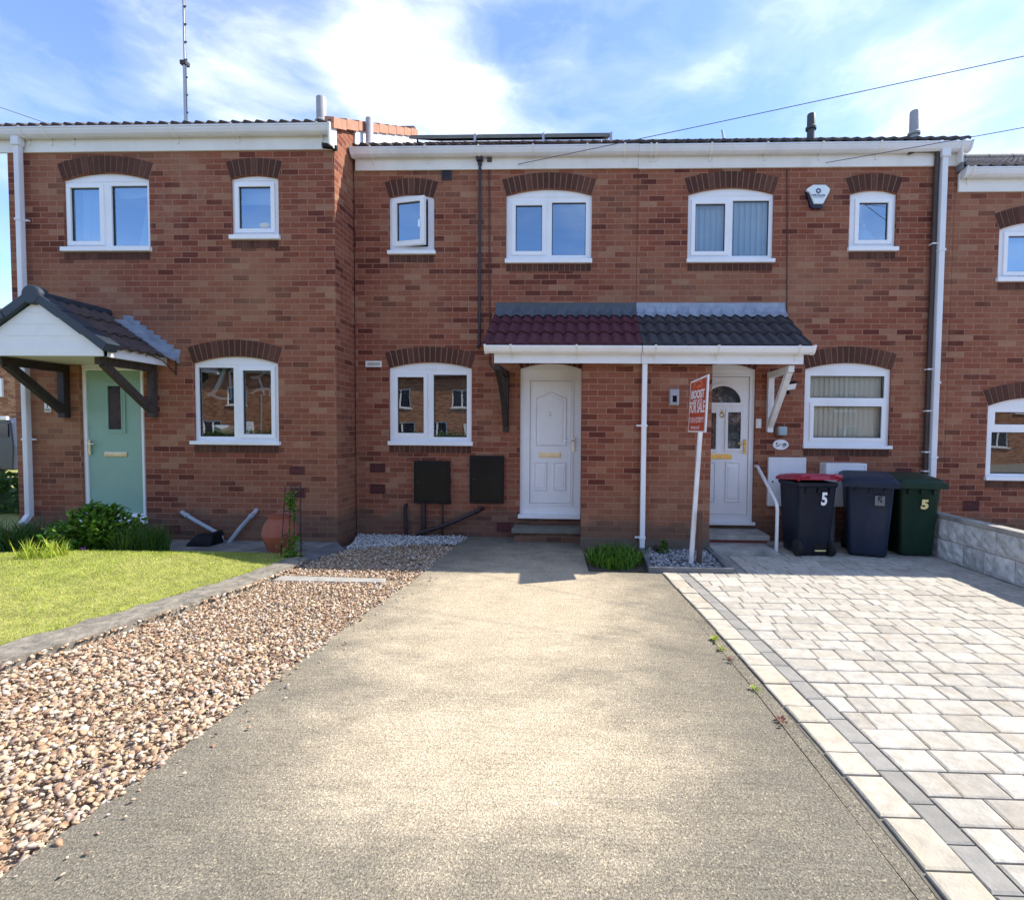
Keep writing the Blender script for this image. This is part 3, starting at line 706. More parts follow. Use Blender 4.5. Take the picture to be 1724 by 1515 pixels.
def door(house, holes, Yw, x0, x1, ys, ya, yb, sill, leaf, mat, frame_mat='upvc', label=None):
    ym = (ys+yb)/2; xl, xr = at(x0, ym, Yw).x, at(x1, ym, Yw).x; xm = (x0+x1)/2
    zs, za, zb = at(xm, ys, Yw).z, at(xm, ya, Yw).z, at(xm, yb, Yw).z
    shape, arc = arch_shape(xl, xr, zb, zs, za); holes.append(shape)
    Yf = Yw+.04; a, b_, c, d_ = pxrect(*leaf, Yf)
    lf = MB(); lf.box(a+.004, b_-.004, Yf+.008, Yf+.05, c+.004, d_-.004)
    dd = lf.build('door', mat, house, bevel=.002); tag(dd, label)
    f = MB(); f.plate(shape, [rect(a, b_, c, d_)], Yf, Yf+.06, 0, edge=False); f.box(xl+.002, xr-.002, Yf-.006, Yf-.001, zs-.012, zs+.006, 0)
    f.plate(rect(a-.03, b_+.03, c-.03, d_+.03), [rect(a, b_, c, d_)], Yf-.012, Yf-.001, 0)
    f.build('door_frame', frame_mat, dd)
    MB().box(a, b_, Yf+.03, Yf+.055, c, d_).build('gasket', 'gasket', dd)
    sa, sb, s0, s1 = pxrect(*sill, Yw-.03)
    MB().box(sa, sb, Yw-.055, Yf+.02, s0, zb+.001).build('threshold', frame_mat, dd, bevel=.006)
    return dd, (a, b_, c, d_), Yf, arc, (xl, xr, zb, zs)
def lever(parent, x, z, Y, mat='chrome', side=-1):
    mb = MB(); mb.box(x-.016, x+.016, Y-.012, Y, z-.14, z+.06); mb.tube([(x, Y-.005, z+.01), (x, Y-.05, z+.01), (x+side*.02, Y-.055, z+.012), (x+side*.11, Y-.05, z+.004)], .009, 8)
    mb.tube([(x, Y-.02, z-.075), (x, Y-.005, z-.075)], .008, 8)
    return mb.build('handle', mat, parent, smooth=True)
def letterbox(parent, x0, x1, z0, z1, Y, mat):
    mb = MB().box(x0, x1, Y-.012, Y, z0, z1); mb.box(x0+.02, x1-.02, Y-.02, Y-.011, z0+.012, z1-.012)
    return mb.build('letterbox', mat, parent, bevel=.005)

YL = -.52                                        # front plane of the left house; the other three stand at Y = 0
# ------------------------------------------------------------------ HOUSE 1 (left, one brick length forward)
h1 = thing('brick_house', (-5.5, YL, 0), 'brick terraced house with the sage green door, standing forward at the left', 'house', 'terraced brick houses')
H = []
w1, b1, p1 = window(h1, H, YL, 107, 252, 303, 291, 417, (102, 253, 417, 423), [(121, 170, 317, 407, 'sash'), (188, 249, 313, 414)])
curtain(w1, (b1[0]+.1, b1[0]+.55), (b1[0]+.08, b1[0]+.47), b1[2], b1[3], YL+.17, 'curtain_blue', 6)
curtain(w1, (b1[1]-.13, b1[1]-.02), (b1[1]-.33, b1[1]-.03), b1[2], b1[3], YL+.17, 'curtain_blue', 4)
curtain(w1, (b1[0]+.62, b1[1]-.03), (b1[0]+.62, b1[1]-.03), b1[3]-.16, b1[3], YL+.16, 'roller', 1, 'pelmet')
room(w1, b1[0]-.1, b1[1]+.1, b1[2]-.1, b1[3]+.15, YL)
w2, b2, p2 = window(h1, H, YL, 389, 469, 301, 295, 397, (386, 470, 397, 403), [(403, 457, 315, 386, 'sash')])
MB().box(b2[0]+.05, b2[1]-.05, YL+.15, YL+.155, b2[3]-.27, b2[3]).build('roller_blind', 'roller', w2)
MB().lathe([(.0, 0), (.07, 0), (.12, .05), (.13, .1), (.09, .13), (0, .14)], (b2[1]-.22, YL+.16, b2[2]+.07), 16).build('ornament', 'pot_white', w2, smooth=True)
room(w2, b2[0]-.1, b2[1]+.1, b2[2]-.1, b2[3]+.15, YL)
w3, b3, p3 = window(h1, H, YL, 326, 469, 612, 600, 743, (320, 471, 743, 749), [(335, 394, 619, 735), (410, 458, 624, 731, 'sash')], gl='glass_low')
xa, xb, za, zb = b3
room(w3, xa-.1, xb+.1, za-.1, zb+.15, YL, 1.1)
mb = MB()                                        # tied voile drapes hung as swags behind the glass
def swag(x0, z0, x1, z1, sag, r=.016):
    mb.tube([(x0+(x1-x0)*t, YL+.19, z0+(z1-z0)*t-sag*4*t*(1-t)) for t in [i/10 for i in range(11)]], r, 6)
swag(xa+.30, zb-.02, xa+.06, zb-.40, .10, .03); swag(xa+.06, zb-.38, xa+.38, zb-.45, .03); swag(xa+.36, zb-.08, xa+.38, zb-.44, 0, .014); swag(xa+.52, zb-.1, xa+.48, zb-.42, .05)
swag(xa+.66, zb-.16, xa+.90, zb-.02, .05); swag(xb-.26, zb-.02, xb-.05, zb-.24, .05, .022); swag(xa+.66, zb-.37, xb-.08, zb-.40, -.07, .018); swag(xa+.76, zb-.14, xa+.84, zb-.40, .0, .012); swag(xb-.2, zb-.17, xb-.24, zb-.42, 0, .012)
swag(xa+.80, zb-.40, xa+.78, zb-1.0, .1, .012)
mb.build('voile_swag', 'curtain_blue', w3, smooth=True)
mb = MB(); mb.lathe([(0, 0), (.1, 0), (.22, .06), (.26, .13), (.25, .135), (.2, .08), (.06, .03), (0, .03)], (xa+.33, YL+.3, za+.08), 20); mb.build('bowl', 'pot_white', w3, smooth=True)
d1, lf, Yf, arc, dsh = door(h1, H, YL, 136, 244, 609, 601, 872, (134, 246, 874, 880.5), (148, 240, 624, 863), 'sage_door', label='sage green front door with a slim glazed slot')
brick = brick_arch(d1, arc, YL)
a, b_, c, d_ = pxrect(183, 205, 650, 723, Yf)
mb = MB(); mb.plate(rect(a-.05, b_+.05, c-.05, d_+.05), [rect(a, b_, c, d_)], Yf-.008, Yf+.008); mb.plate(rect(a-.018, b_+.018, c-.018, d_+.018), [rect(a, b_, c, d_)], Yf-.014, Yf-.007); mb.build('glazing_bead', 'sage_door', d1)
MB().box(a, b_, Yf+.0, Yf+.0075, c, d_).build('door_pane', 'dark_glass', d1)
letterbox(d1, *pxrect(176, 214, 761, 769, Yf), Yf+.008, 'brass_pale'); q = at(153, 748, Yf); lever(d1, q.x, q.z, Yf-.012, 'brass_pale', 1)
MB().box(lf[0], lf[1], Yf-.006, Yf+.008, lf[2]+.004, lf[2]+.05).build('weather_bar', 'sage_door', d1)
XL0, XL1 = -7.70, -3.31
house_shell(h1, H, XL0, XL1, YL, 'brick_left', 'tile_brown', Yb=5.6, tile_x=(XL0-.12, XL1+.02))
fascia(h1, XL0-.1, XL1-.0, YL, 5.09, 5.31); gutter(h1, XL0-.35, XL1+.01, YL, 5.345, [-7.35, -7.05, -6.75, -5.35, -4.55, -3.45], mat='gutter_white')
MB().box(XL1-.0, XL1+.025, YL-.16, YL+.02, 5.085, 5.36).build('bargeboard', 'upvc_cream', h1)
downpipe(h1, at(30, 236, -.6).x, at(49, 850, -.6).x, -.6, 5.24, .30, [4.2, 2.9, 1.33], shoe=True, clipside=1)
# the gable end showing above the lower roof next door: white cladding with a tile verge
mb = MB()
def zroof(y): return 5.355+(y-(YL-.15))*PITCH_T
yr = YL+3.05
mb.hexa([(XL1+.002, .02, 5.36), (XL1+.03, .02, 5.36), (XL1+.03, yr, 6.6), (XL1+.002, yr, 6.6), (XL1+.002, .02, zroof(.02)-.06), (XL1+.03, .02, zroof(.02)-.06), (XL1+.03, yr, zroof(yr)-.06), (XL1+.002, yr, zroof(yr)-.06)])
mb.build('gable_cladding', 'white_clad', h1)
mb = MB(); n = 9
for i in range(n):
    y0 = YL-.12+(yr-YL+.12)*i/n; y1 = YL-.12+(yr-YL+.12)*(i+1)/n-.012
    lift = .018
    mb.hexa([(XL1-.06, y0, zroof(y0)-.07), (XL1+.06, y0, zroof(y0)-.07), (XL1+.06, y1, zroof(y1)-.085), (XL1-.06, y1, zroof(y1)-.085), (XL1-.06, y0, zroof(y0)+.06+lift), (XL1+.06, y0, zroof(y0)+.05+lift), (XL1+.06, y1, zroof(y1)+.045), (XL1-.06, y1, zroof(y1)+.055)])
mb.build('verge', 'verge_tan', h1)
flue(h1, 541, 165, .3, 5.6, .066, 203)
for q in [(82, 108, 880, 895), (277, 303, 884, 898), (488, 513, 785, 799), (492, 514, 821, 838)]: air_brick(h1, *q, YL)

# gabled porch canopy over the green door
zc, yc0, yc1 = 2.415, YL-.88, YL-.004; xc, hw = -6.385, .80; xR, xLft = xc+hw, xc-hw
zap = 2.97; th = (zap-zc)/hw
can = MB().prism([(xLft+.02, zc), (xR-.02, zc), (xc, zap-.03)], 'y', yc0, yc0+.03).build('canopy', 'white_clad', h1)
tag(can, 'gabled porch canopy with white boarded front')
gv = MB()
for k in range(1, 4): z = zc+(zap-zc)*k/4.2; ww = hw*(1-k/4.2); gv.box(xc-ww+.04, xc+ww-.04, yc0-.004, yc0+.002, z-.003, z+.003)
gv.box(xLft, xR, yc0-.012, yc0+.04, zc-.10, zc+.005); gv.build('cladding_board', 'white_clad', can)
MB().box(xLft+.04, xR-.04, yc0+.04, yc1, zc-.085, zc-.06).build('soffit', 'upvc_cream', can)
for x in (xR, xLft): MB().box(x-.028, x, yc0+.002, yc1, zc-.10, zc+.03).build('side_fascia', 'white_clad', can)
for sgn, nm in ((1, 'r'), (-1, 'l')):
    mb = MB(); vs = []; nY = 56; rows = 3; sl = math.hypot(hw+.06, (hw+.06)*th); cth = 1/math.hypot(1, th); sth = th*cth
    for r_ in range(rows):                   # courses run up the slope, waves run along the depth
        for h0, dd_ in ((-.01, r_), (.022, r_), (0., r_+1.06)):
            dist = sl*dd_/rows
            for i in range(nY+1):
                y = yc0+.05+(yc1-yc0-.05)*i/nY; hh = h0+.015*math.sin(2*math.pi*i/nY*6)
                x = xc+sgn*((hw+.06)-dist*cth); z = zap+.05-(hw+.06)*th+dist*sth
                vs.append((x+sgn*sth*hh, y, z+cth*hh))
    fs = []
    for r_ in range(rows):
        o = r_*3*(nY+1)
        for k in range(2):
            for i in range(nY): a_ = o+k*(nY+1)+i; fs.append((a_, a_+1, a_+nY+2, a_+nY+1) if sgn > 0 else (a_+1, a_, a_+nY+1, a_+nY+2))
    mb.add(vs, fs); mb.build('tile_slope', 'tile_brown', can)
    vg = MB()
    for i in range(3):                       # overlapping dark verge units down the front edge
        t0, t1 = .08+i*.315, .08+(i+1)*.315
        def q(t, off): return (xc+sgn*(hw+.06)*t+sgn*off*sth, zap+.05-(hw+.06)*t*th+off*cth)
        A, B_, C_, D_ = q(t0, -.05+.004*i), q(t1, -.055), q(t1, .052), q(t0, .045)
        vg.prism([A, B_, C_, D_], 'y', yc0-.055-.006*i, yc0+.10)
    vg.build('verge', 'verge_dark', can, bevel=.008)
mb = MB(); mb.lathe([(0, 0), (.098, 0), (.11, .012), (.11, .11), (.062, .12), (.062, .94), (0, .94)], (0, 0, 0), 28)
mb.v = [(xc+x, yc0-.06+z, zap+.035+y) for x, y, z in mb.v]; mb.f = [f[::-1] for f in mb.f]; mb.build('ridge', 'verge_dark', can, smooth=True)
# stepped lead flashing where the slope meets the wall
fl = MB(); ns = 8
for i in range(ns):
    t0, t1 = .24+i*.78/ns, .24+(i+1)*.78/ns
    xa_, xb_ = xc+(hw+.12)*t0, xc+(hw+.12)*t1
    zl = lambda t: zap+.05-(hw+.12)*t*th
    fl.prism([(xa_, zl(t0)-.02), (xb_+.03, zl(t1)-.02), (xb_+.03, zl(t1)+.045), (xb_+.05, zl(t0)+.10), (xa_, zl(t0)+.12)], 'y', YL-.010-.003*(i % 2), YL-.002)
    fl.hexa([(xa_, YL-.14, zl(t0)+.02), (xb_+.02, YL-.14, zl(t1)+.02), (xb_+.02, YL-.005, zl(t1)+.005), (xa_, YL-.005, zl(t0)+.005), (xa_, YL-.14, zl(t0)+.035), (xb_+.02, YL-.14, zl(t1)+.035), (xb_+.02, YL-.005, zl(t1)+.06), (xa_, YL-.005, zl(t0)+.06)])
fl.build('flashing', 'lead', can)
def gallows(parent, x, Yw, y_out, z_top, z_bot, w_, mat, curve=0, y_foot=None, mats=None):
    mb = MB(); mb.box(x-w_/2, x+w_/2, Yw-w_*.9, Yw-.002, z_bot, z_top)
    mb.box(x-w_/2+.004, x+w_/2-.004, y_out, Yw-w_*.9-.001, z_top-w_*1.05, z_top-.004)
    a_ = Vector((x, Yw-w_*.7, z_bot+.09)); b__ = Vector((x, y_out+w_*.9, z_top-w_*.9)); prev = a_
    for i in range(1, 7):
        t = i/6; p = a_.lerp(b__, t)+Vector((0, .35, .2)).normalized()*(0)+Vector((0, 1, .9))*curve*4*t*(1-t)*.1
        mb.bar(prev, p+(p-prev)*.04, w_*.92, w_*.92, up=(1, 0, 0)); prev = p
    return mb.build('bracket', mat, parent, bevel=.006)
q = at(258, 650, YL); gallows(can, q.x+.02, YL, yc0+.1, zc-.09, at(258, 703, YL).z, .085, 'timber_worn')
q = at(106, 650, YL); gallows(can, q.x+.055, YL, yc0+.1, zc-.09, at(108, 703, YL).z, .095, 'timber_dark')

# ------------------------------------------------------------------ HOUSE 3 (middle, for sale)
X0, XM, X1 = -3.295, .64, 4.86
h3 = thing('brick_house', (-1.4, 0, 0), 'middle brick terraced house with a plain white door and maroon tiled porch', 'house', 'terraced brick houses')
H = []
w4, b4, p4 = window(h3, H, 0, 655, 731, 333, 327, 423, (652, 733, 423, 428), [(670, 713, 344, 408, 'open')])
room(w4, b4[0]-.1, b4[1]+.1, b4[2]-.1, b4[3]+.15, 0)
w5, b5, p5 = window(h3, H, 0, 852, 996, 329, 318, 437, (850, 997, 437, 443), [(868.3, 912.8, 346.5, 423.7, 'sash'), (929, 986, 341, 430)])
room(w5, b5[0]-.1, b5[1]+.1, b5[2]-.1, b5[3]+.15, 0)
w6, b6, p6 = window(h3, H, 0, 655, 794, 620, 610, 743, (653, 796, 743, 750), [(670, 714, 635, 729, 'sash'), (730, 786, 631, 736)], gl='glass_low')
venetian(w6, b6[0]+.04, b6[1]-.04, b6[2]+.03, b6[3]-.02, .16); room(w6, b6[0]-.1, b6[1]+.1, b6[2]-.1, b6[3]+.15, 0)
d3, lf, Yf, arc, dsh = door(h3, H, 0, 875, 978, 621, 612, 866, (872, 977, 866, 873), (892, 961, 641, 847), 'upvc', label='plain white panelled front door with a small number')
brick_arch(d3, arc, 0)
mb = MB(); Yd = Yf+.006
a, b_, c, d_ = pxrect(901, 954, 670, 751, Yd); moulding(mb, a, b_, c, d_, Yd, .028, .013, top=[(1, 0), (.72, .05), (.5, .095), (.28, .05), (0, 0)])
for q in [(899, 921, 778, 826), (931, 953, 778, 826)]: moulding(mb, *pxrect(*q, Yd), Yd, .022, .012)
mb.build('door_moulding', 'upvc', d3)
letterbox(d3, *pxrect(907, 944, 761, 770, Yd), Yd+.002, 'brass_pale'); q = at(965.5, 743, Yf); lever(d3, q.x, q.z, Yf-.012, 'chrome', -1)
q = at(926, 697, Yd); text('3', .095, 'chrome', d3, (q.x, Yd-.011, q.z), name='door_number', fat=.002, ext=.003)
house_shell(h3, H, X0, XM-.002, 0, 'brick', 'tile_brown', tile_x=(X0+.05, XM))
fascia(h3, X0+.03, XM-.001, 0, 5.085, 5.31, joints=())
gutter(h3, X0+.02, XM-.001, 0, 5.335, [-3.0, -2.25, -1.52, -.78, -.05, .45], cap=(True, False))
flue(h3, 622, 200, .25, 5.6, .05, 242, 'flue_grey')
for q in [(623, 649, 780, 795), (623, 649, 815, 831), (836, 861, 879, 895)]: air_brick(h3, *q, 0)
a, b_, c, d_ = pxrect(616, 643, 608, 618, 0); mb = MB().plate(rect(a, b_, c, d_), [rect(a+.02, b_-.02, c+.02, d_-.02)], -.012, -.001)
for k in range(1, 4): mb.bar((a+.02, -.006, c+.012+(d_-c-.02)*k/4), (b_-.02, -.006, c+.012+(d_-c-.02)*k/4), .008, .007)
mb.build('vent_grille', 'upvc_cream', h3)
a, b_, c, d_ = pxrect(744, 761, 287, 304, 0); mb = MB().plate(rect(a, b_, c, d_), [rect(a+.018, b_-.018, c+.018, d_-.018)], -.02, -.001).box(a+.018, b_-.018, -.006, -.002, c+.018, d_-.018)
for k in range(1, 4): mb.bar((a+.018, -.012, c+.018+(d_-c-.036)*k/4), (b_-.018, -.012, c+.018+(d_-c-.036)*k/4), .006, .01)
mb.build('extractor_vent', 'dark_pipe', h3)
# dark soil pipe with a hopper at the top, and a thin brown cable beside it
t = at(808, 262, -.04); bt = at(807, 582, -.04)
p_ = MB().tube([(t.x, -.04, t.z-.08), (t.x, -.042, 4.0), (bt.x, -.038, bt.z)], .019, 10).box(t.x-.045, t.x+.045, -.085, -.004, t.z-.08, t.z+.01).box(t.x-.026, t.x+.026, -.06, -.01, t.z-.13, t.z-.081)
p_.tube([(bt.x, -.038, bt.z+.05), (bt.x, -.045, bt.z), (bt.x-.01, -.09, bt.z-.03)], .024, 10).build('dark_pipe', 'dark_pipe', h3, smooth=True)
p_ = MB(); pts = [at(824, y, -.012) for y in (275, 340, 420, 500, 560, 612)]
p_.tube([(v.x+random.uniform(-.006, .006), -.012, v.z) for v in pts]+[(at(845, 640, -.012).x, -.012, at(845, 640, -.012).z)], .008, 6); v = at(824, 268, -.04); p_.box(v.x-.03, v.x+.03, -.06, -.031, v.z-.035, v.z+.035)
p_.build('service_cable', 'brown_pipe', h3)

# shared lean-to porch canopy: each house carries its own half
TP = .657
def porch(house, x0, x1, mat, flash, left_end, right_end):
    cn = tile_roof(house, 'canopy', x0, x1, -.88, 2.555, -.02, TP, mat, period=.148, course=.345, amp=.017, lip=.024, per=12)
    fl_ = MB(); zf = 2.555+.86*TP
    fl_.box(x0 if left_end else x0+.001, x1, -.014, -.002, zf+.02, zf+.158)
    n = int((x1-x0)/.037); vs = []
    for i in range(n+1):
        x = x0+(x1-x0)*i/n; hh = .017*math.sin(2*math.pi*x/.148)+.010*math.sin(4*math.pi*x/.148+.6)
        vs += [(x, -.015, zf+.10), (x, -.06, zf+.03+hh), (x, -.135, zf-.045+hh*1.1)]
    fl_.add(vs, [(3*i+k+1, 3*i+k+4, 3*i+k+3, 3*i+k) for i in range(n) for k in range(2)])
    for x in (x0+(x1-x0)*.36, x0+(x1-x0)*.48): fl_.box(x-.004, x+.02, -.018, -.0145, zf+.02, zf+.156)
    fl_.build('flashing', flash, cn)
    fx0 = x0 if not left_end else -1.175; fx1 = x1 if not right_end else 2.6
    MB().box(fx0, fx1, -.80, -.775, 2.34, 2.535).build('fascia', 'white_clad', cn)
    MB().box(fx0, fx1, -.774, -.003, 2.47, 2.49).build('soffit', 'upvc_cream', cn)
    gutter(cn, -1.265 if left_end else x0+.001, 2.68 if right_end else x1-.001, -.77, 2.535, [-.95, -.15] if left_end else [.80, 1.55, 2.5], cap=(left_end, right_end), mat='upvc', drop=.085, proj=.13)
    xe = (-1.19 if left_end else 2.6)
    mb = MB(); pr = [(-.774, 2.492), (-.004, 2.492), (-.004, zf-.03), (-.774, 2.60)]; mb.prism(pr, 'x', xe-.012, xe+.012); mb.build('end_board', 'white_clad', cn)
    return cn
c3 = porch(h3, -1.30, XM-.003, 'tile_maroon', 'lead_dark', True, False); tag(c3, 'maroon tiled half of the porch roof')
q = at(855, 660, 0); gallows(c3, q.x-.02, 0, -.76, 2.335, at(858, 727, 0).z, .075, 'timber_dark', curve=.7)
def pillar(house, x0, x1, s0, s1):
    mb = MB(); yf = -.67
    mb.add([(x0, yf, -.12), (x1, yf, -.12), (x1, yf, 2.46), (x0, yf, 2.46)], [(0, 1, 2, 3)])
    if s0: mb.add([(x0, -.001, -.12), (x0, yf, -.12), (x0, yf, 2.46), (x0, -.001, 2.46)], [(0, 1, 2, 3)])
    if s1: mb.add([(x1, yf, -.12), (x1, -.001, -.12), (x1, -.001, 2.46), (x1, yf, 2.46)], [(0, 1, 2, 3)])
    mb.add([(x0, yf, 2.46), (x1, yf, 2.46), (x1, 0, 2.46), (x0, 0, 2.46)], [(0, 1, 2, 3)])
    o = mb.build('porch_wall', 'brick', house, uv=True)
    MB().box(x0-(.004 if s0 else 0), x1+(.004 if s1 else 0), yf-.005, -.002, -.12, .145).build('plinth', 'brick_plinth', o, uv=True)
    return o
brick_material('brick_plinth', (.04, .02), [(0, (.13, .11, .09)), (.5, (.20, .17, .14)), (1, (.27, .23, .19))], (.2, .18, .15), green=True)
pillar(h3, -.083, XM-.002, True, False)

# ------------------------------------------------------------------ HOUSE 5 (right of the party line)
h5 = thing('brick_house', (2.8, 0, 0), 'brick terraced house with a fanlight door, white porch bracket and three bins', 'house', 'terraced brick houses')
H = []
w7, b7, p7 = window(h5, H, 0, 1158, 1302, 327, 316, 437, (1156, 1305, 436.5, 442), [(1170, 1220, 344, 424, 'sash'), (1233, 1294, 338, 431)], gl='glass_mid')
vertical_blind(w7, b7[0]+.03, b7[1]-.03, b7[2]+.03, b7[3]-.05, .125, 'blind_white', 14); room(w7, b7[0]-.1, b7[1]+.1, b7[2]-.1, b7[3]+.15, 0)
w8, b8, p8 = window(h5, H, 0, 1430, 1509, 327, 320, 417, (1428, 1513, 417, 422.5), [(1445, 1494, 342, 405, 'sash')])
mb = MB(); zz = b8[2]+.07
for dx, r_, hh in ((.27, .085, .3), (.36, .06, .2), (.50, .05, .12)): mb.lathe([(0, 0), (r_, 0), (r_*1.05, hh*.6), (r_*.4, hh*.8), (r_*.35, hh), (0, hh)], (b8[0]+dx, .17, zz), 14)
mb.build('toiletries', 'pot_white', w8, smooth=True); room(w8, b8[0]-.1, b8[1]+.1, b8[2]-.1, b8[3]+.15, 0)
w9, b9, p9 = window(h5, H, 0, 1354, 1499, 622, 611, 750, (1352, 1502, 750, 755.5), [(1364, 1489, 633, 670), (1369, 1483, 684, 737, 'sash')], gl='glass_clear')
vertical_blind(w9, b9[0]+.05, b9[1]-.07, b9[2]+.02, b9[3]-.03, .125, 'blind_cream', 15, 9, 8); room(w9, b9[0]-.1, b9[1]+.1, b9[2]-.1, b9[3]+.15, 0)
d5, lf, Yf, arc, dsh = door(h5, H, 0, 1167, 1270, 622, 612, 878, (1164, 1271, 878, 883.5), (1177, 1260, 634, 866), 'upvc', label='white front door with a half round fanlight and brass fittings')
brick_arch(d5, arc, 0)
Yd = Yf+.006; mb = MB(); gl_ = MB()
a, b_, c, d_ = pxrect(1187, 1247, 650, 678, Yd); xm_ = (a+b_)/2; rr = (b_-a)/2
half = lambda r_, z0: [(xm_-r_, z0), (xm_+r_, z0)]+[(xm_+r_*math.cos(math.pi*i/16), c+r_*math.sin(math.pi*i/16)*(d_-c)/rr) for i in range(1, 16)]
mb.plate(half(rr+.045, c-.04), [half(rr, c)], Yd-.016, Yd+.001); gl_.plate(half(rr, c), [], Yd-.004, Yd+.001)
for q in [(1190, 1205, 695, 756), (1225, 1246.5, 694, 755)]:
    a, b_, c, d_ = pxrect(*q, Yd)
    if q[0] == 1190: a -= .06
    mb.plate(rect(a-.035, b_+.035, c-.035, d_+.035), [rect(a, b_, c, d_)], Yd-.016, Yd+.001); gl_.box(a, b_, Yd-.004, Yd, c, d_)
for q in [(1183, 1205, 777, 846), (1220, 1246, 777, 846)]: moulding(mb, *pxrect(*q, Yd), Yd, .03, .012)
mb.build('door_moulding', 'upvc', d5); gl_.build('door_pane', 'stained_glass', d5)
letterbox(d5, *pxrect(1187, 1232, 764, 772.5, Yd), Yd+.002, 'brass'); q = at(1253.5, 747, Yf); lever(d5, q.x, q.z, Yf-.012, 'brass', -1)
q = at(1215.5, 695, Yd); MB().tube([(q.x+.028*math.cos(i*.524), Yd-.018, q.z-.03+.033*math.sin(i*.524)) for i in range(13)], .006, 6, cap=False).box(q.x-.012, q.x+.012, Yd-.02, Yd, q.z, q.z+.035).build('knocker', 'brass', d5)
house_shell(h5, H, XM+.002, X1, 0, 'brick', 'tile_dark', tile_x=(XM, X1+.08))
fascia(h5, XM+.001, X1-.02, 0, 5.075, 5.31, joints=(1.66,)); gutter(h5, XM+.001, X1+.10, 0, 5.33, [.8, .87, 1.6, 2.33, 3.05, 3.8, 4.85], cap=(False, True))
MB().box(X1-.02, X1+.0, -.14, .02, 5.07, 5.34).build('bargeboard', 'upvc_cream', h5)
flue(h5, 1366, 193, .6, 5.6, .055, 213, 'flue_dark'); flue(h5, 1540, 188, .6, 5.6, .06, 222, 'flue_grey')
downpipe(h5, 4.655, 4.65, -.075, 5.25, .72, [3.95, 2.2, 1.2], wd=.075)
xa_ = 4.58; v = at(1540, 254, -.06)
mb = MB().tube([(v.x-.08, -.05, v.z-.02), (v.x, -.07, v.z), (xa_-.03, -.07, v.z-.005), (xa_, -.06, v.z-.06), (xa_, -.045, 4.9), (xa_, -.045, .7)], .03, 10)
mb.build('waste_pipe', 'brown_pipe', h5, smooth=True)
mb = MB()
for y in (411, 622, 692, 761, 793): z = at(1567, y, -.05).z; mb.box(xa_-.035, xa_+.035, -.08, -.004, z-.008, z+.008)
mb.build('pipe_clip', 'upvc', h5)
c5 = porch(h5, XM+.003, 2.66, 'tile_dark', 'lead', False, True); tag(c5, 'dark grey tiled half of the porch roof')
pillar(h5, XM+.002, 1.54, False, True)
dp = downpipe(c5, .69, .69, -.752, 2.5, .05, [2.0-.42, .18], mat='upvc', wd=.062)
q = at(1293, 660, 0); gallows(c5, q.x+.02, 0, -.74, 2.335, at(1293, 728, 0).z, .08, 'white_paint')
air_brick(h5, 1508, 1535, 788, 803, 0)
mb = MB(); pts = [at(1325, y, -.008) for y in (285, 350, 430, 500, 560, 590)]; mb.tube([(v.x+random.uniform(-.004, .004), -.008, v.z) for v in pts], .007, 6); mb.build('service_cable', 'brown_pipe', h5)

# ------------------------------------------------------------------ HOUSE 7 (far right, stepped down)
h7 = thing('brick_house', (7.2, 0, 0), 'partly cropped brick terraced house with the lower roof at the far right', 'house', 'terraced brick houses')
H = []
w10, b10, p10 = window(h7, H, 0, 1681, 1826, 386, 372, 468, (1679, 1828, 468, 474), [(1695, 1745, 398, 458, 'sash'), (1757, 1815, 396, 460)])
MB().box(b10[0]+.06, b10[1]-.06, .15, .155, b10[2]+.05, b10[3]).build('roller_blind', 'roller', w10); room(w10, b10[0]-.1, b10[1]+.1, b10[2]-.1, b10[3]+.15, 0)
w11, b11, p11 = window(h7, H, 0, 1661, 1808, 684, 670, 803, (1659, 1810, 803, 809.5), [(1675, 1795, 694, 715), (1668, 1798, 728, 798)], gl='glass_low')
venetian(w11, b11[0]+.05, b11[1]-.05, b11[2]+.03, b11[3]-.2, .16); room(w11, b11[0]-.1, b11[1]+.1, b11[2]-.1, b11[3]+.15, 0)
house_shell(h7, H, X1+.004, 9.6, 0, 'brick', 'tile_grey', dz=-.335, tile_x=(X1+.02, 9.7))
fascia(h7, X1+.03, 9.6, 0, 4.735, 4.975); gutter(h7, X1+.05, 9.6, 0, 4.995, [5.0, 5.9, 6.8, 7.7, 8.6])
air_brick(h7, 1621, 1648, 843, 860, 0)
MB().box(X1+.005, X1+.03, -.12, .05, 5.0, 5.12).build('flashing', 'lead', h7)

# ------------------------------------------------------------------ SETTING: ground surfaces
def grid_sheet(name, x0, x1, y0, y1, z, mat, kind='structure'):
    o = MB().add([(x0, y0, z), (x1, y0, z), (x1, y1, z), (x0, y1, z)], [(0, 1, 2, 3)]).build(name, mat); return tag(o, kind=kind)
grid_sheet('ground', -300, 300, -300, 300, -.09, 'ground_mix')
grid_sheet('road', -300, 300, -16.5, -9.6, -.082, 'asphalt_road')
grid_sheet('pavement', -60, 60, -9.6, -7.9, -.03, 'slab_stone')
DRL = [(-1.72, -.002), (-1.715, -1.0), (-1.712, -1.9), (-1.78, -3.0), (-1.845, -4.1), (-1.868, -4.9), (-1.917, -5.55), (-2.0, -7.88)]
DRR = [(1.17, -7.88), (1.148, -5.5), (1.138, -5.18), (1.11, -4.75), (1.045, -4.03), (.93, -2.9), (.795, -1.72), (.02, -1.70), (-.02, -1.2), (-.05, -.69), (-.088, -.68), (-.088, -.002)]
DRS = [(x-(.085+.012*math.sin(y*2.3) if y < -2.2 else .004), y) for x, y in DRR[:6]]
flat('driveway', DRL+DRS+DRR[6:], 0, 'drive_concrete', .1)
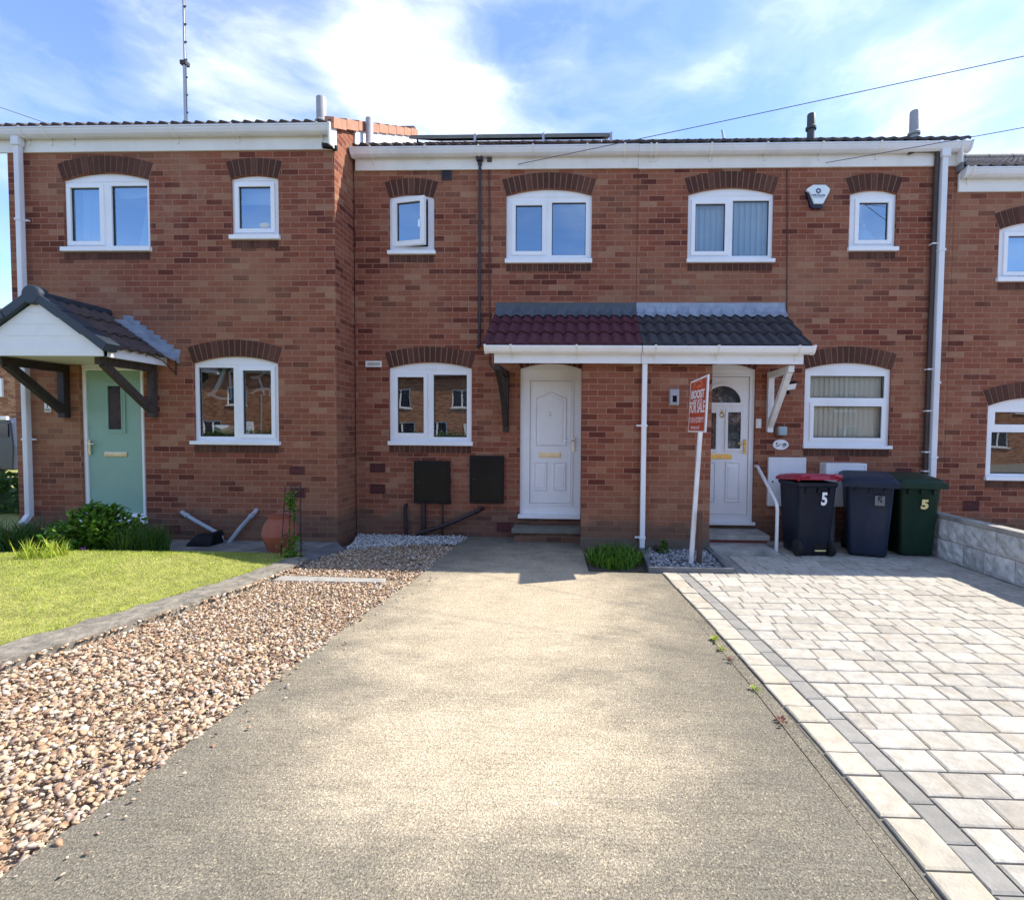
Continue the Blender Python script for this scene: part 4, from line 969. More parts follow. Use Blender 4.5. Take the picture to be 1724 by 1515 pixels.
flat('edging_strip', [(x-.002, y) for x, y in DRR[:7]]+[(x+.006+.003*math.sin(y*9), y) for x, y in DRS[::-1]], -.003, 'drive_concrete', .1)
# old kerb of crumbling mortar between lawn and gravel
K_IN = [(-3.36, -1.55), (-3.38, -2.07), (-3.45, -2.5), (-3.537, -2.86), (-3.654, -3.29), (-3.852, -3.93), (-4.15, -4.7), (-4.5, -5.6), (-4.9, -7.88)]
K_OUT = [(-3.15, -1.5), (-3.123, -1.99), (-3.15, -2.55), (-3.29, -3.12), (-3.41, -3.55), (-3.56, -4.15), (-3.83, -4.85), (-4.2, -5.7), (-4.62, -7.88)]
mb = MB(); n = len(K_IN); vs = []
def dens(p, k=7):
    o = []
    for i in range(len(p)-1):
        for j in range(k): t = j/k; o.append((p[i][0]+(p[i+1][0]-p[i][0])*t, p[i][1]+(p[i+1][1]-p[i][1])*t))
    return o+[p[-1]]
ki, ko = dens(K_IN), dens(K_OUT)
for a, b_ in zip(ki, ko):
    j = lambda s=.012: random.uniform(-s, s)
    m_ = ((a[0]+b_[0])/2, (a[1]+b_[1])/2)
    vs += [(a[0]+j(), a[1]+j(), -.06), (a[0]+j(), a[1]+j(), .052+j(.008)), (m_[0]+j(), m_[1]+j(), .058+j(.01)), (b_[0]+j(.018), b_[1]+j(.018), .045+j(.01)), (b_[0]+j(), b_[1]+j(), -.06)]
fs = [(5*i+k, 5*i+k+1, 5*i+k+6, 5*i+k+5) for i in range(len(ki)-1) for k in range(4)]
mb.add(vs, fs); tag(mb.build('kerb', 'kerb_stone', smooth=True), kind='structure')
flat('slate_strip', [(-3.32, -.53), (-3.02, -.93), (-3.16, -1.52), (-3.37, -1.5), (-3.34, -.8)], .012, 'slab_dark', .08)
# loose pebbles: individual stones down to the size the picture shows
GP = [(-3.06, -.93), (-3.13, -1.5), (-3.12, -2.0), (-3.14, -2.56), (-3.27, -3.12), (-3.39, -3.55), (-3.54, -4.15), (-3.8, -4.85), (-4.1, -5.5), (-3.2, -6.6), (-1.95, -6.3), (-1.9, -5.4), (-1.86, -4.9), (-1.835, -4.1), (-1.775, -3.0), (-1.705, -1.9), (-1.70, -.75), (-1.72, -.62), (-2.3, -.55)]
flat('gravel_bed', [(-3.29, -.004), (-3.05, -.9), (-3.14, -1.5)]+K_OUT[1:]+DRL[::-1][:-1]+[(-1.722, -.004)], -.03, 'gravel_base', .05)
xy = sample_poly(GP, 27000)
near = (xy[:, 1] < -3.6) | (rng.random(len(xy)) < .9)
keep = ~((xy[:, 1] > -2.26) & (xy[:, 1] < -2.06) & (xy[:, 0] < -1.95+.1*np.sin(xy[:, 0]*9)))
xy = xy[keep & near]
zf = lambda x, y: -.024+.018*rng.random(len(x))
cut = xy[:, 1] < -3.7
for part, sb in ((xy[cut], 2), (xy[~cut], 1)): tag(stones('gravel', part, 0, (.013, .037), 'pebbles', sb, .66, zfun=zf), 'loose mixed brown and cream pebbles between lawn kerb and drive', kind='stuff')
m_ = 150; yy_ = -1.9-3.9*rng.random(m_); dl = np.interp(yy_, [-7.88, -5.55, -4.9, -4.1, -3.0, -1.9], [-2.0, -1.917, -1.868, -1.845, -1.78, -1.712])
tag(stones('gravel', np.column_stack([dl+.22*rng.random(m_)**3, yy_]), .001, (.010, .026), 'pebbles', 2, .66), 'a few pebbles strayed onto the edge of the drive', kind='stuff')
m_ = 420; yy_ = -1.6-4*rng.random(m_); ko_ = np.array(ko[::-1]); dl = np.interp(yy_, ko_[:, 1], ko_[:, 0])
tag(stones('gravel', np.column_stack([dl-.03+.06*rng.random(m_), yy_]), .02, (.013, .036), 'pebbles', 2, .66), 'pebbles piled against the lawn kerb', kind='stuff')
grit = sample_poly(GP, 26000); grit = grit[grit[:, 1] < -1.6]
tag(stones('grit', grit, 0, (.005, .013), 'pebbles', 1, .7, zfun=lambda x, y: -.022+.016*rng.random(len(x)), smooth=False), 'fine grit between the pebbles', kind='stuff')
WP = [(-3.27, -.03), (-1.74, -.03), (-1.66, -.12), (-1.73, -.5), (-2.3, -.6), (-3.0, -.92), (-3.1, -.5)]
o = stones('white_chippings', sample_poly(WP, 3600), 0, (.016, .04), 'chippings', 1, .75, zfun=lambda x, y: -.02+.03*rng.random(len(x)), smooth=False); tag(o, 'pale chippings along the house wall', kind='stuff')
sl = MB(); sl.prism([(-3.1, -2.08), (-2.02, -2.1), (-1.98, -2.24), (-3.1, -2.25)], 'z', -.05, .004)
tag(sl.build('paving_slab', 'slab_stone', bevel=.008), 'narrow concrete slab half buried across the pebbles', 'slab')

# block paving of the neighbouring drive, every block with its own chamfered edges
EDGE = sorted(DRR[:7], key=lambda q: q[1])
ex = [q[1] for q in EDGE]; ev = [q[0] for q in EDGE]
def xe(y): return float(np.interp(y, ex, ev))
def block(mb, P, zt, ch=.006, h=.05, m=0):      # P: four ground corners
    c = sum((Vector(q) for q in P), Vector((0, 0)))/4
    inn = [c+(Vector(q)-c)*(1-2*ch/max(.05, (Vector(q)-c).length)) for q in P]
    z = [zt+random.uniform(-.0012, .0012) for _ in P]
    mb.add([(q[0], q[1], zt-h) for q in P]+[(q[0], q[1], zt-ch*.7) for q in P]+[(q[0], q[1], zz) for q, zz in zip(inn, z)],
           [(0, 1, 5, 4), (1, 2, 6, 5), (2, 3, 7, 6), (3, 0, 4, 7), (4, 5, 9, 8), (5, 6, 10, 9), (6, 7, 11, 10), (7, 4, 8, 11), (8, 9, 10, 11)], m)
bp = MB(); g = .0052
y = -7.85; k = 0
while y < -1.73:
    l_ = (.24, .16, .24, .24, .16)[k % 5]; k += 1; y2 = min(y+l_, -1.722); j = random.uniform(-.004, .004)
    a0, a1 = xe(y), xe(y2)
    block(bp, [(a0+.008+j, y+g), (a0+.160+j, y+g), (a1+.160+j, y2-g), (a1+.008+j, y2-g)], .012+random.uniform(-.002, .003), m=1); y = y2
y = -7.85
while y < -1.73:
    y2 = min(y+.2, -1.722); a0, a1 = xe(y), xe(y2)
    block(bp, [(a0+.166, y+g*.6), (a0+.268, y+g*.6), (a1+.268, y2-g*.6), (a1+.166, y2-g*.6)], .010, m=2); y = y2
for i in range(30):                              # the grey border turns round the planter towards the step
    x0, x1 = 1.60, 1.70; ya = -1.72+i*.2
    if ya > -1.05: break
    block(bp, [(x0, ya+g*.6), (x1, ya+g*.6), (x1, ya+.2-g*.6), (x0, ya+.2-g*.6)], .010, m=2)
y = -7.85; row = 0
WALLX = 4.255
while y < -.02:
    y2 = y+.158
    x = (xe(y)+.276) if y < -1.72 else 1.71
    xs = x; first = True
    while x < WALLX-.02:
        l_ = random.choice((.12, .16, .16, .24, .24, .2)); 
        if first: l_ = random.choice((.1, .14, .2, .24)); first = False
        x2 = min(x+l_, WALLX); 
        if WALLX-x2 < .06: x2 = WALLX
        sh = 0 if x > xs else xe(y2)-xe(y) if y < -1.72 else 0
        block(bp, [(x+g*.6, y+g*.8), (x2-g*.6, y+g*.8), (x2-g*.6, y2-g*.8), (x+sh+g*.6, y2-g*.8)], .010+random.uniform(-.002, .002), m=0); x = x2
    if y > -1.72 and y < -1.1:
        block(bp, [(1.553, y+g), (1.596, y+g), (1.596, y2-g), (1.553, y2-g)], .009, m=0)
    y = y2; row += 1
tag(bp.build('block_paving', ['paver_pale', 'paver_edge', 'paver_grey']), kind='structure')
flat('paving_bed', [(1.16, -7.86), (1.13, -5.3), (1.05, -4.03), (.80, -1.725), (1.53, -1.72), (1.55, -.005), (4.28, -.005), (4.28, -7.86)], -.001, 'joint_sand', .08)
flat('neighbour_path', [(4.4, -.003), (12, -.003), (12, -7.8), (4.4, -7.8)], .0, 'slab_stone', .1)

# lawn: a low mound falling to the kerb and to the slabs by the house
kx = np.array([p[1] for p in ki[::-1]]); kv = np.array([p[0] for p in ki[::-1]])
def sm(t): t = np.clip(t, 0, 1); return t*t*(3-2*t)
def lawn_h(x, y):
    dk = np.interp(y, kx, kv)-x
    return .035+.125*sm(dk/1.0)*sm((-1.25-y)/.7)*(1-.0*x)-.05*sm((-x-5.6)/1.0)*sm((y+2.6)/.6)
nx, ny = 70, 60; xs = np.linspace(0, 1, nx); ys = np.linspace(-7.85, -1.27, ny); vs = []
for yy in ys:
    xr_ = np.interp(yy, kx, kv) if yy < -1.55 else -3.36
    for t in xs:
        x = -9.5+(xr_+.03+9.5)*t; vs.append((x, yy, float(lawn_h(np.array(x), np.array(yy)))))
mb = MB(); mb.add(vs, [(j*nx+i, j*nx+i+1, (j+1)*nx+i+1, (j+1)*nx+i) for j in range(ny-1) for i in range(nx-1)])
tag(mb.build('lawn_ground', 'lawn_soil', smooth=True), kind='structure')
LP = [(-9.4, -1.3), (-3.38, -1.3), (-3.37, -1.6)]+[(a-.01, b_) for a, b_ in K_IN[1:6]]+[(-4.4, -5.2), (-9.4, -5.2)]
P = sample_poly(LP, 190000); P = P[(P[:, 0] > -7.6)]
base = np.column_stack([P, lawn_h(P[:, 0], P[:, 1])-.004])
edge = np.clip((np.interp(P[:, 1], kx, kv)-P[:, 0])/.06, 0, 1)
hh = (.012+.014*rng.random(len(P)))*(1+1.2*(1-edge))
o = blades('grass', base, hh, (.0032+.0024*rng.random(len(P))), 1.1, 'grass_lawn', segs=2); tag(o, 'short dry mown grass of the sloping front lawn', kind='stuff')
flat('side_lawn', [(-40, -.6), (-7.72, -.6), (-7.72, 18), (-40, 18)], -.01, 'lawn_soil', .05)
flat('front_slabs', [(-8.0, -.525), (-3.34, -.525), (-3.36, -1.28), (-8.0, -1.28)], .006, 'slab_old', .09)
flat('side_path', [(-9.4, -1.75), (-5.95, -1.75), (-6.0, -2.25), (-9.4, -2.3)], .10, 'slab_stone', .1)

# ------------------------------------------------------------------ steps, wall, planter
def step(name, parts, label):
    t = thing(name, (parts[0][1], parts[0][2], 0), label, 'doorstep')
    for nm, x0, y0, x1, y1, z0, z1, mat in parts: MB().box(x0, x1, y0, y1, z0, z1).build(nm, mat, t, bevel=.006 if 'slab' in nm else 0, uv='brick' in mat)
    return t
step('doorstep', [('top_slab', -1.02, -.33, -.09, -.004, .125, .185, 'step_green'), ('riser', -.99, -.29, -.092, -.004, -.06, .124, 'brick')], 'low mossy stone doorstep below the plain white door of the middle house')
step('doorstep', [('top_slab', 1.545, -.50, 2.36, -.004, .115, .18, 'slab_stone'), ('riser', 1.545, -.46, 2.34, -.004, .075, .114, 'step_red'), ('lower_slab', 1.545, -.93, 2.30, -.004, .005, .074, 'slab_stone')], 'two shallow stone steps with a red riser beside the white handrail')
step('doorstep', [('top_slab', -6.88, YL-.42, -6.0, YL-.004, .13, .20, 'slab_stone'), ('riser', -6.83, YL-.38, -6.03, YL-.004, -.05, .129, 'brick_left')], 'grey slab step under the green door, half hidden by a leafy shrub')

gw = thing('garden_wall', (4.33, -2, 0), 'low wall of rough grey walling stone running from the bins towards the viewer', 'garden wall')
mb = MB(); y = -7.8
for row in range(2):
    z0 = .0+row*.245; y = -7.8
    while y < -.02:
        l_ = random.choice((.3, .4, .45)); y2 = min(y+l_, -.012); 
        nu, nv = 7, 5; vs = []
        for i in range(nu+1):
            for j in range(nv+1):
                e = 0 if i in (0, nu) or j in (0, nv) else 1
                vs.append((4.285-e*random.uniform(.0, .022), y+.003+(y2-y-.006)*i/nu, z0+.004+(.245-.008)*j/nv))
        mb.add(vs, [(i*(nv+1)+j, i*(nv+1)+j+1, (i+1)*(nv+1)+j+1, (i+1)*(nv+1)+j) for i in range(nu) for j in range(nv)], 0)
        mb.box(4.286, 4.39, y+.003, y2-.003, z0+.004, z0+.241, 0); y = y2
mb.box(4.29, 4.385, -7.79, -.015, -.08, .488, 1); mb.build('stonework', ['wall_stone', 'mortar'], gw)
mb = MB(); y = -7.8
while y < -.02:
    y2 = min(y+.6, -.012); mb.box(4.268, 4.405, y+.002, y2-.002, .492, .54); y = y2
mb.build('coping', 'slab_stone', gw, bevel=.006)

# bed of shillet with a concrete edging at the foot of the porch wall
rb = thing('planter_bed', (1.1, -1.2, 0), 'concrete edged bed of grey chippings below the porch wall', 'planter')
E_ = [((.70, -1.69), (1.53, -1.69)), ((1.53, -1.72), (1.53, -.68)), ((.70, -1.64), (.70, -.68))]
mb = MB(); mb.box(.66, 1.56, -1.715, -1.655, -.06, .062); mb.box(1.50, 1.56, -1.654, -.68, -.06, .06); mb.box(.66, .715, -1.654, -.68, -.06, .058)
mb.build('edging', 'slab_dark', rb, bevel=.008); MB().box(.716, 1.499, -1.654, -.68, -.06, .01).build('soil', 'soil', rb)
o = stones('grey_chippings', sample_poly([(.73, -1.64), (1.49, -1.64), (1.49, -.70), (.73, -.70)], 1500), .016, (.02, .05), 'chippings_grey', 1, .6, smooth=False); tag(o, 'grey and white stone chippings inside the edged bed', kind='stuff')
flat('bed_soil', [(-.06, -.69), (.655, -.69), (.655, -1.695), (.03, -1.695)], .004, 'soil', .08)

# ------------------------------------------------------------------ PLANTS
def strap_clump(name, pts, h, w_, lean, mat, label, cat='plant', loc=None, segs=4, droop=.25, extra=None):
    base = np.array([(x, y, z) for x, y, z in pts]); c = base.mean(0)
    t = thing(name, (c[0], c[1], base[:, 2].min()), label, cat)
    o = blades('foliage', base, np.array(h), w_, lean, mat, None, segs, droop)
    me = o.data; me.transform(Matrix.Translation(-t.location)); o.parent = t
    return t
def cl(cx, cy, rx, ry, n, z=0.0): a = rng.random(n)*6.283; r = np.sqrt(rng.random(n)); return np.column_stack([cx+rx*r*np.cos(a), cy+ry*r*np.sin(a), np.full(n, z)])
p = cl(.32, -1.25, .31, .40, 640, .0); strap_clump('bluebell_clump', p, .08+.13*rng.random(640), .022, .8, 'leaf_mid', 'bright green strappy leaves filling the bed left of the porch downpipe')
p = cl(-5.62, -2.1, .26, .13, 170, .09); strap_clump('lily_clump', p, .12+.18*rng.random(170), .017, .45, 'leaf_lime', 'sunlit yellow green clump of spiky leaves at the lawn edge')
p = cl(-5.12, -1.5, .30, .22, 900, .02); strap_clump('iris_clump', p, .22+.22*rng.random(900), .011, .45, 'leaf_dark', 'dark green clump of thin upright leaves right of the leafy shrub')
p = cl(-6.75, -1.35, .65, .26, 1000, .02); strap_clump('border_plant', p, .2+.28*rng.random(1000), .013, .8, 'leaf_dark', 'dark arching foliage at the foot of the left corner downpipe')

sh = thing('leafy_shrub', (-5.68, -1.42, 0), 'bushy green shrub with cut leaves and one purple flower below the green door', 'shrub')
n = 4600; u = rng.normal(size=(n, 3)); u /= np.linalg.norm(u, axis=1)[:, None]; u[:, 2] = np.abs(u[:, 2]); rad = .45+.55*rng.random(n)**.6
lump = 1+.2*np.sin(u[:, 0]*6+1)*np.cos(u[:, 1]*5)+.16*np.sin(u[:, 2]*9+u[:, 0]*4)
C_ = u*(rad*lump)[:, None]*np.array([.44, .33, .50])+np.array([-5.68, -1.45, .03])
leaves('foliage', C_, u*np.array([1, 1, .4])+rng.normal(size=(n, 3))*.55+np.array([0, 0, .1]), .056, 'leaf_shrub', sh, .5)
tp = rng.random((26, 3))*np.array([.34, .22, .1])+np.array([-5.80, -1.5, .44]); leaves('shoots', np.repeat(tp, 9, 0)+rng.normal(size=(234, 3))*.016, rng.normal(size=(234, 3))+np.array([0, 0, .3]), .07, 'leaf_shrub', sh, .45)
mb = MB()
for i in range(16):
    a = random.random()*6.28; r = random.uniform(.05, .3); mb.tube([(-5.68+.05*math.cos(a), -1.45+.05*math.sin(a), 0), (-5.68+r*.7*math.cos(a), -1.45+r*.6*math.sin(a), .2), (-5.68+r*math.cos(a), -1.45+r*math.sin(a), .4)], [.008, .006, .003], 5)
mb.build('stems', 'leaf_dark', sh)
q = at(140, 931, -1.72); C_ = np.array([q.x, q.y, q.z])+rng.normal(size=(26, 3))*.012; leaves('flower', C_, rng.normal(size=(26, 3))+np.array([0, -.3, .6]), .045, 'flower_pink', sh, .3)

# small weeds in the joint along the drive, and a seedling in the chippings
for x, y, mat, lab, n, s in [(1203, 1078, 'leaf_lime', 'yellow green weed in the paving joint, farthest from the viewer', 40, .05), (1215, 1095, 'leaf_lime', 'small pale weed just below the farthest one in the joint', 24, .045), (1230, 1113, 'leaf_red', 'tiny reddish weed in the joint between drive and paving', 20, .04), (1270, 1163, 'leaf_lime', 'small green weed midway down the paving joint', 26, .04), (1318, 1218, 'leaf_red', 'red brown weed in the paving joint, nearest to the viewer', 26, .04)]:
    q = gr(x, y); t = thing('weed', (q.x, q.y, 0), lab, 'weed', 'weeds in the joint beside the paving')
    a = rng.random(n)*6.283; D_ = np.column_stack([np.cos(a), np.sin(a), .35+.5*rng.random(n)]); leaves('foliage', np.array([q.x, q.y, .006])+D_*.006+rng.normal(size=(n, 3))*np.array([.006, .018, 0]), D_, s*.5, mat, t, .7)
q = gr(1113, 938); t = thing('seedling', (.93, -.95, .01), 'feathery green seedling growing in the chippings by the porch wall', 'plant')
n = 150; hgt = rng.random(n); a = rng.random(n)*6.283; C_ = np.column_stack([.93+.045*np.cos(a)*(1.1-hgt), -.95+.045*np.sin(a)*(1.1-hgt), .02+.17*hgt]); leaves('foliage', C_, np.column_stack([np.cos(a), np.sin(a), .5+0*a]), .035, 'leaf_mid', t, .5)
mb = MB().tube([(.93, -.95, 0), (.932, -.952, .19)], .003, 5).build('stem', 'leaf_mid', t)
t = thing('weed', (.80, -.82, .01), 'dark withered weed at the foot of the porch downpipe', 'weed')
n = 160; C_ = np.array([.82, -.84, .02])+np.abs(rng.normal(size=(n, 3)))*np.array([.06, .03, .035]); leaves('foliage', C_, rng.normal(size=(n, 3)), .03, 'timber_brown', t, .3)

# terracotta urn and the climbing frame beside it
px_, py_ = -3.675, -1.18
pot = thing('urn', (px_, py_, 0), 'tall terracotta urn standing on the slabs against the left house', 'pot')
MB().lathe([(0, .012), (.115, .012), (.12, .03), (.16, .12), (.197, .225), (.2, .235), (.197, .245), (.185, .33), (.15, .40), (.125, .425), (.122, .44), (.135, .455), (.138, .47), (.125, .475), (.11, .46), (.11, .40), (.15, .3)], (px_, py_, 0), 36).build('body', 'terracotta', pot, smooth=True)
ox = thing('obelisk', (-3.385, -1.42, 0), 'thin dark metal plant frame with four pointed legs beside the urn', 'plant support')
TPx, TPy = -3.385, -1.40; legs = []
for sx, sy in ((-1, -1), (1, -1), (1, 1), (-1, 1)):
    mb = MB().tube([(TPx+sx*.075-.03, TPy+sy*.075, 0), (TPx+sx*.055, TPy+sy*.055, .80)], .0065, 6)
    mb.lathe([(.011, 0), (.013, .01), (0, .075)], (TPx+sx*.055, TPy+sy*.055, .79), 8); mb.build('leg', 'dark_pipe', ox)
for z in (.28, .56, .76):
    k = .075-.02*z/.8; xo = -.03*(1-z/.8); c4 = [(TPx+sx*k+xo, TPy+sy*k, z) for sx, sy in ((-1, -1), (1, -1), (1, 1), (-1, 1), (-1, -1))]
    mb = MB()
    for i in range(4): mb.tube([c4[i], c4[i+1]], .004, 6)
    mb.build('crossbar', 'dark_pipe', ox)
cp = thing('climbing_plant', (-3.38, -1.43, 0), 'light green climber growing up the dark metal plant frame', 'plant')
vine = [Vector((-3.40, -1.45, 0)), Vector((-3.36, -1.47, .18)), Vector((-3.41, -1.46, .34)), Vector((-3.34, -1.45, .5)), Vector((-3.335, -1.45, .62)), Vector((-3.36, -1.46, .72)), Vector((-3.42, -1.46, .76))]
MB().tube(vine, .005, 6).build('stem', 'leaf_mid', cp)
C_ = []
for i in range(340):
    t = random.random(); 
    if t < .55: q = Vector((-3.35+random.gauss(0, .05), -1.5+random.gauss(0, .04), abs(random.gauss(.10, .09))))
    elif t < .62: q = Vector((-3.27+random.gauss(0, .02), -1.5, .27+random.gauss(0, .02)))
    elif t < .9: q = Vector((-3.37+random.gauss(0, .035), -1.47, .68+random.gauss(0, .045)))
    else: q = Vector((-3.335+random.gauss(0, .012), -1.46, random.uniform(.45, .66)))
    C_.append(q[:])
leaves('foliage', np.array(C_), rng.normal(size=(len(C_), 3))+np.array([0, -.4, -.3]), .038, 'leaf_lime' if False else 'leaf_mid', cp, .35)

# ------------------------------------------------------------------ WHEELIE BINS
def rloop(hx, hy, r, n=5):
    P_ = []
    for cx, cy, a0 in ((hx-r, hy-r, 0), (-hx+r, hy-r, 90), (-hx+r, -hy+r, 180), (hx-r, -hy+r, 270)):
        for i in range(n+1): a = R(a0+90*i/n); P_.append((cx+r*math.cos(a), cy+r*math.sin(a)))
    return P_
def loft(mb, loops, m=0, cap0=True, cap1=True):
    n = len(loops[0]); vs = [v for lp in loops for v in lp]
    fs = [(i*n+k, i*n+(k+1) % n, (i+1)*n+(k+1) % n, (i+1)*n+k) for i in range(len(loops)-1) for k in range(n)]
    if cap0: fs.append(tuple(range(n))[::-1])
    if cap1: fs.append(tuple((len(loops)-1)*n+k for k in range(n)))
    mb.add(vs, fs, m)
def bin_(loc, rz, wd, dp_, ht, body, lid, label, rear=False, num=None):
    # built facing -y about the origin, then turned and set down
    t = thing('wheelie_bin', loc, label, 'wheelie bin', 'wheelie bins by the meter boxes'); t.rotation_euler = (0, 0, rz)
    def bld(mb, name, mat, par=t, **kw):
        # children of a turned Empty: author the mesh in the Empty's own space
        me_o = mb.build(name, mat, None, **kw); me_o.parent = par; return me_o
    hx, hy = wd/2, dp_/2; mb = MB(); hb = ht*.90
    L_ = []
    for z, k in ((.0, .80), (.03, .815), (.25, .86), (hb*.6, .925), (hb-.06, .99), (hb-.055, 1.03), (hb-.03, 1.06), (hb, 1.06)):
        lp = rloop(hx*k*.94, hy*k*.94, .05); L_.append([(x, y, z+.02) for x, y in lp])
    loft(mb, L_)
    f = -1
    for xr_ in (-.28, 0, .28): mb.box(xr_*wd-.012, xr_*wd+.012, f*hy*1.02, f*hy*.9, hb-.11, hb-.05)
    b_ = bld(mb, 'body', body, bevel=.004, seg=1, smooth=True)
    mb = MB()
    if rear:   # hinge side towards us: handle bar, wheels and the recessed panel
        mb2 = MB(); yb = -hy*.90; z0, z1 = ht*.18, ht*.52; x0, x1 = -wd*.02, wd*.30
        mb2.plate(rect(x0, x1, z0, z1), [rect(x0+.012, x1-.012, z0+.012, z1-.02)], yb-.012+.02*0, yb+.05)
        mb2.v = [(x, y-.0+(.055*(1-z/ht)), z) for x, y, z in mb2.v]; bld(mb2, 'panel', body)
        mb3 = MB().box(-wd*.02, wd*.28, -hy*.80, -hy*.5, .05, .15); bld(mb3, 'axle_recess', 'dark_hole')
        mb4 = MB().box(-wd*.0, wd*.26, -hy*.815-.006, -hy*.80, .062, .078); bld(mb4, 'reflective_strip', 'ink_yellow')
    for sx in (-1, 1):
        wy = -hy*.72 if rear else hy*.72
        wb = MB(); wb.lathe([(.0, -.03), (.085, -.03), (.1, -.022), (.1, .022), (.085, .03), (.0, .03)], (0, 0, 0), 20)
        wb.v = [(sx*(hx*.80)+z, wy+x, .1+y) for x, y, z in wb.v]; wh = bld(wb, 'wheel', 'tyre', smooth=True)
    # lid: overhanging shallow dome with handle lips
    mb = MB(); L_ = []
    for z, k in ((hb+.022, 1.09), (hb+.045, 1.10), (hb+.06, 1.07), (hb+.085, .95), (ht, .6)):
        sl_ = .0
        lp = rloop(hx*k, hy*k, .06); L_.append([(x, y, z+.012+(y/hy)*(-.02 if rear else .028)) for x, y in lp])
    loft(mb, L_)
    fy = -hy*1.10
    if rear:
        for sx in (-1, 1): mb.tube([(sx*hx*.95, fy+.05, hb+.05), (sx*hx*.9, fy-.02, hb+.10), (sx*hx*.62, fy-.03, hb+.115), (sx*hx*.5, fy+.04, hb+.07)], .022, 8)
    else: mb.box(-hx*1.08, hx*1.08, fy-.012, fy+.05, hb-.035, hb+.03)
    ld = bld(mb, 'lid', lid, smooth=True)
    if num:
        tx, s_, mt, dx, dz, fw = num
        yy = -hy*.94*(.80+.26*dz/hb)-.012
        cu_rot = Euler((math.pi/2+.10, 0, 0)).to_matrix()
        if mt == 'sticker':
            pl = MB().box(dx-s_*.42, dx+s_*.42, yy-.003, yy+.02, dz-s_*.48, dz+s_*.48); bld(pl, 'number_sticker', 'ink_grey'); mt = 'ink_black'; yy -= .004
            o = text(tx, s_, mt, None, (dx, yy, dz), rotm=cu_rot, name='bin_number', sx=fw, fat=.004); o.parent = t
        else:
            o = text(tx, s_, mt, None, (dx, yy, dz), rotm=cu_rot, name='bin_number', sx=fw, fat=.008); o.parent = t
    return t
bin_((2.755, -.63, .010), R(3), .51, .60, .98, 'bin_black', 'red_lid', 'black wheelie bin with a red lid and a large white number', True, ('5', .21, 'ink_white', .07, .70, .72))
bin_((3.50, -.62, .010), R(-22), .54, .68, .99, 'bin_slate', 'bin_slate', 'dark slate wheelie bin between the red lidded and green ones', False, ('5', .12, 'sticker', .10, .70, 1.0))
bin_((4.06, -.56, .010), R(-8), .49, .62, .975, 'bin_green', 'bin_green', 'dark green wheelie bin with a small yellow number by the garden wall', False, ('5', .15, 'ink_yellow', .04, .645, 1.1))

# ------------------------------------------------------------------ FOR SALE BOARD
sg = thing('sale_board', (1.17, -1.38, 0), 'red estate agent board on a leaning white post in the chippings', 'sign')
pt, pb = Vector((1.245, -1.29, 2.10)), Vector((1.17, -1.38, 0))
A_ = at(1194, 630, -1.55); Bt = at(1162, 643, -1.02)
A0 = at(1187.5, 728, -1.55); B0 = at(1158.5, 727, -1.02)
u0 = ((Bt-B0)+(A_-A0)).normalized(); A_ = A0+u0*(A_-A0).length; Bt = B0+u0*(Bt-B0).length    # a flat board
nrm = ((A0-B0).cross(A_-A0)).normalized(); nrm = nrm if nrm.x < 0 else -nrm
tk = nrm*-.012
uz_ = ((Bt-B0)+(A_-A0)).normalized(); pm = (A0+B0)/2-nrm*.045
MB().bar(pb, pm, .046, .046, up=(0, 1, 0)).bar(pm-uz_*.004, pm+uz_*.55, .046, .046, up=(0, 1, 0)).build('post', 'white_paint', sg)
mb = MB().hexa([B0, A0, A0+tk, B0+tk, Bt, A_, A_+tk, Bt+tk]); bd = mb.build('board', 'sign_white', sg)
ux = (A0-B0).normalized(); wdt = (A0-B0).length; uz = ((Bt-B0)+(A_-A0)).normalized(); hgt = ((Bt-B0).length+(A_-A0).length)/2
def bp_(u, v, off=.0): return B0+(A0-B0)*u+(Bt.lerp(A_, u)-B0.lerp(A0, u))*v+nrm*off
MB().add([bp_(.035, .025, .002), bp_(.93, .025, .002), bp_(.93, .965, .002), bp_(.035, .965, .002)], [(0, 1, 2, 3)]).build('red_face', 'sign_red', bd)
uzp = (uz-ux*uz.dot(ux)).normalized()
Mr = Matrix((ux, uzp, nrm)).transposed()
def stext(s, u, v, size, sx, mat='sign_white', fat=.004): text(s, size, mat, bd, bp_(u, v, .004), rotm=Mr, sx=sx, fat=fat, ext=.0008)
stext('BOOST', .48, .70, .125, .98, fat=.004); stext('FOR SALE', .48, .455, .18, .60, fat=.003)
stext('T: 0114 2670696', .47, .22, .085, .78, 'sign_pink', .003); stext('boost.co.uk', .42, .09, .062, .9, 'sign_pink', .001); stext('estate agents', .49, .60, .04, 1.35, 'sign_pink', .001)
mb = MB()
def stroke(pts, r): mb.tube([bp_(u, v, .004) for u, v in pts], r, 5)
stroke([(.24, .83), (.30, .90), (.36, .95), (.52, .955)], .008); stroke([(.36, .95), (.60, .93), (.70, .91)], .007); stroke([(.42, .87), (.46, .82), (.52, .82), (.54, .87)], .006); stroke([(.58, .88), (.60, .83), (.68, .82), (.72, .86), (.68, .90)], .006); stroke([(.24, .83), (.22, .78)], .006)
mb.build('logo', 'sign_orange', bd)
stk = thing('stake', (1.255, -1.40, 0), 'short brown timber stake standing right of the white sign post', 'stake')
MB().box(1.232, 1.285, -1.42, -1.37, -.02, .60).build('timber', 'timber_brown', stk, bevel=.004)

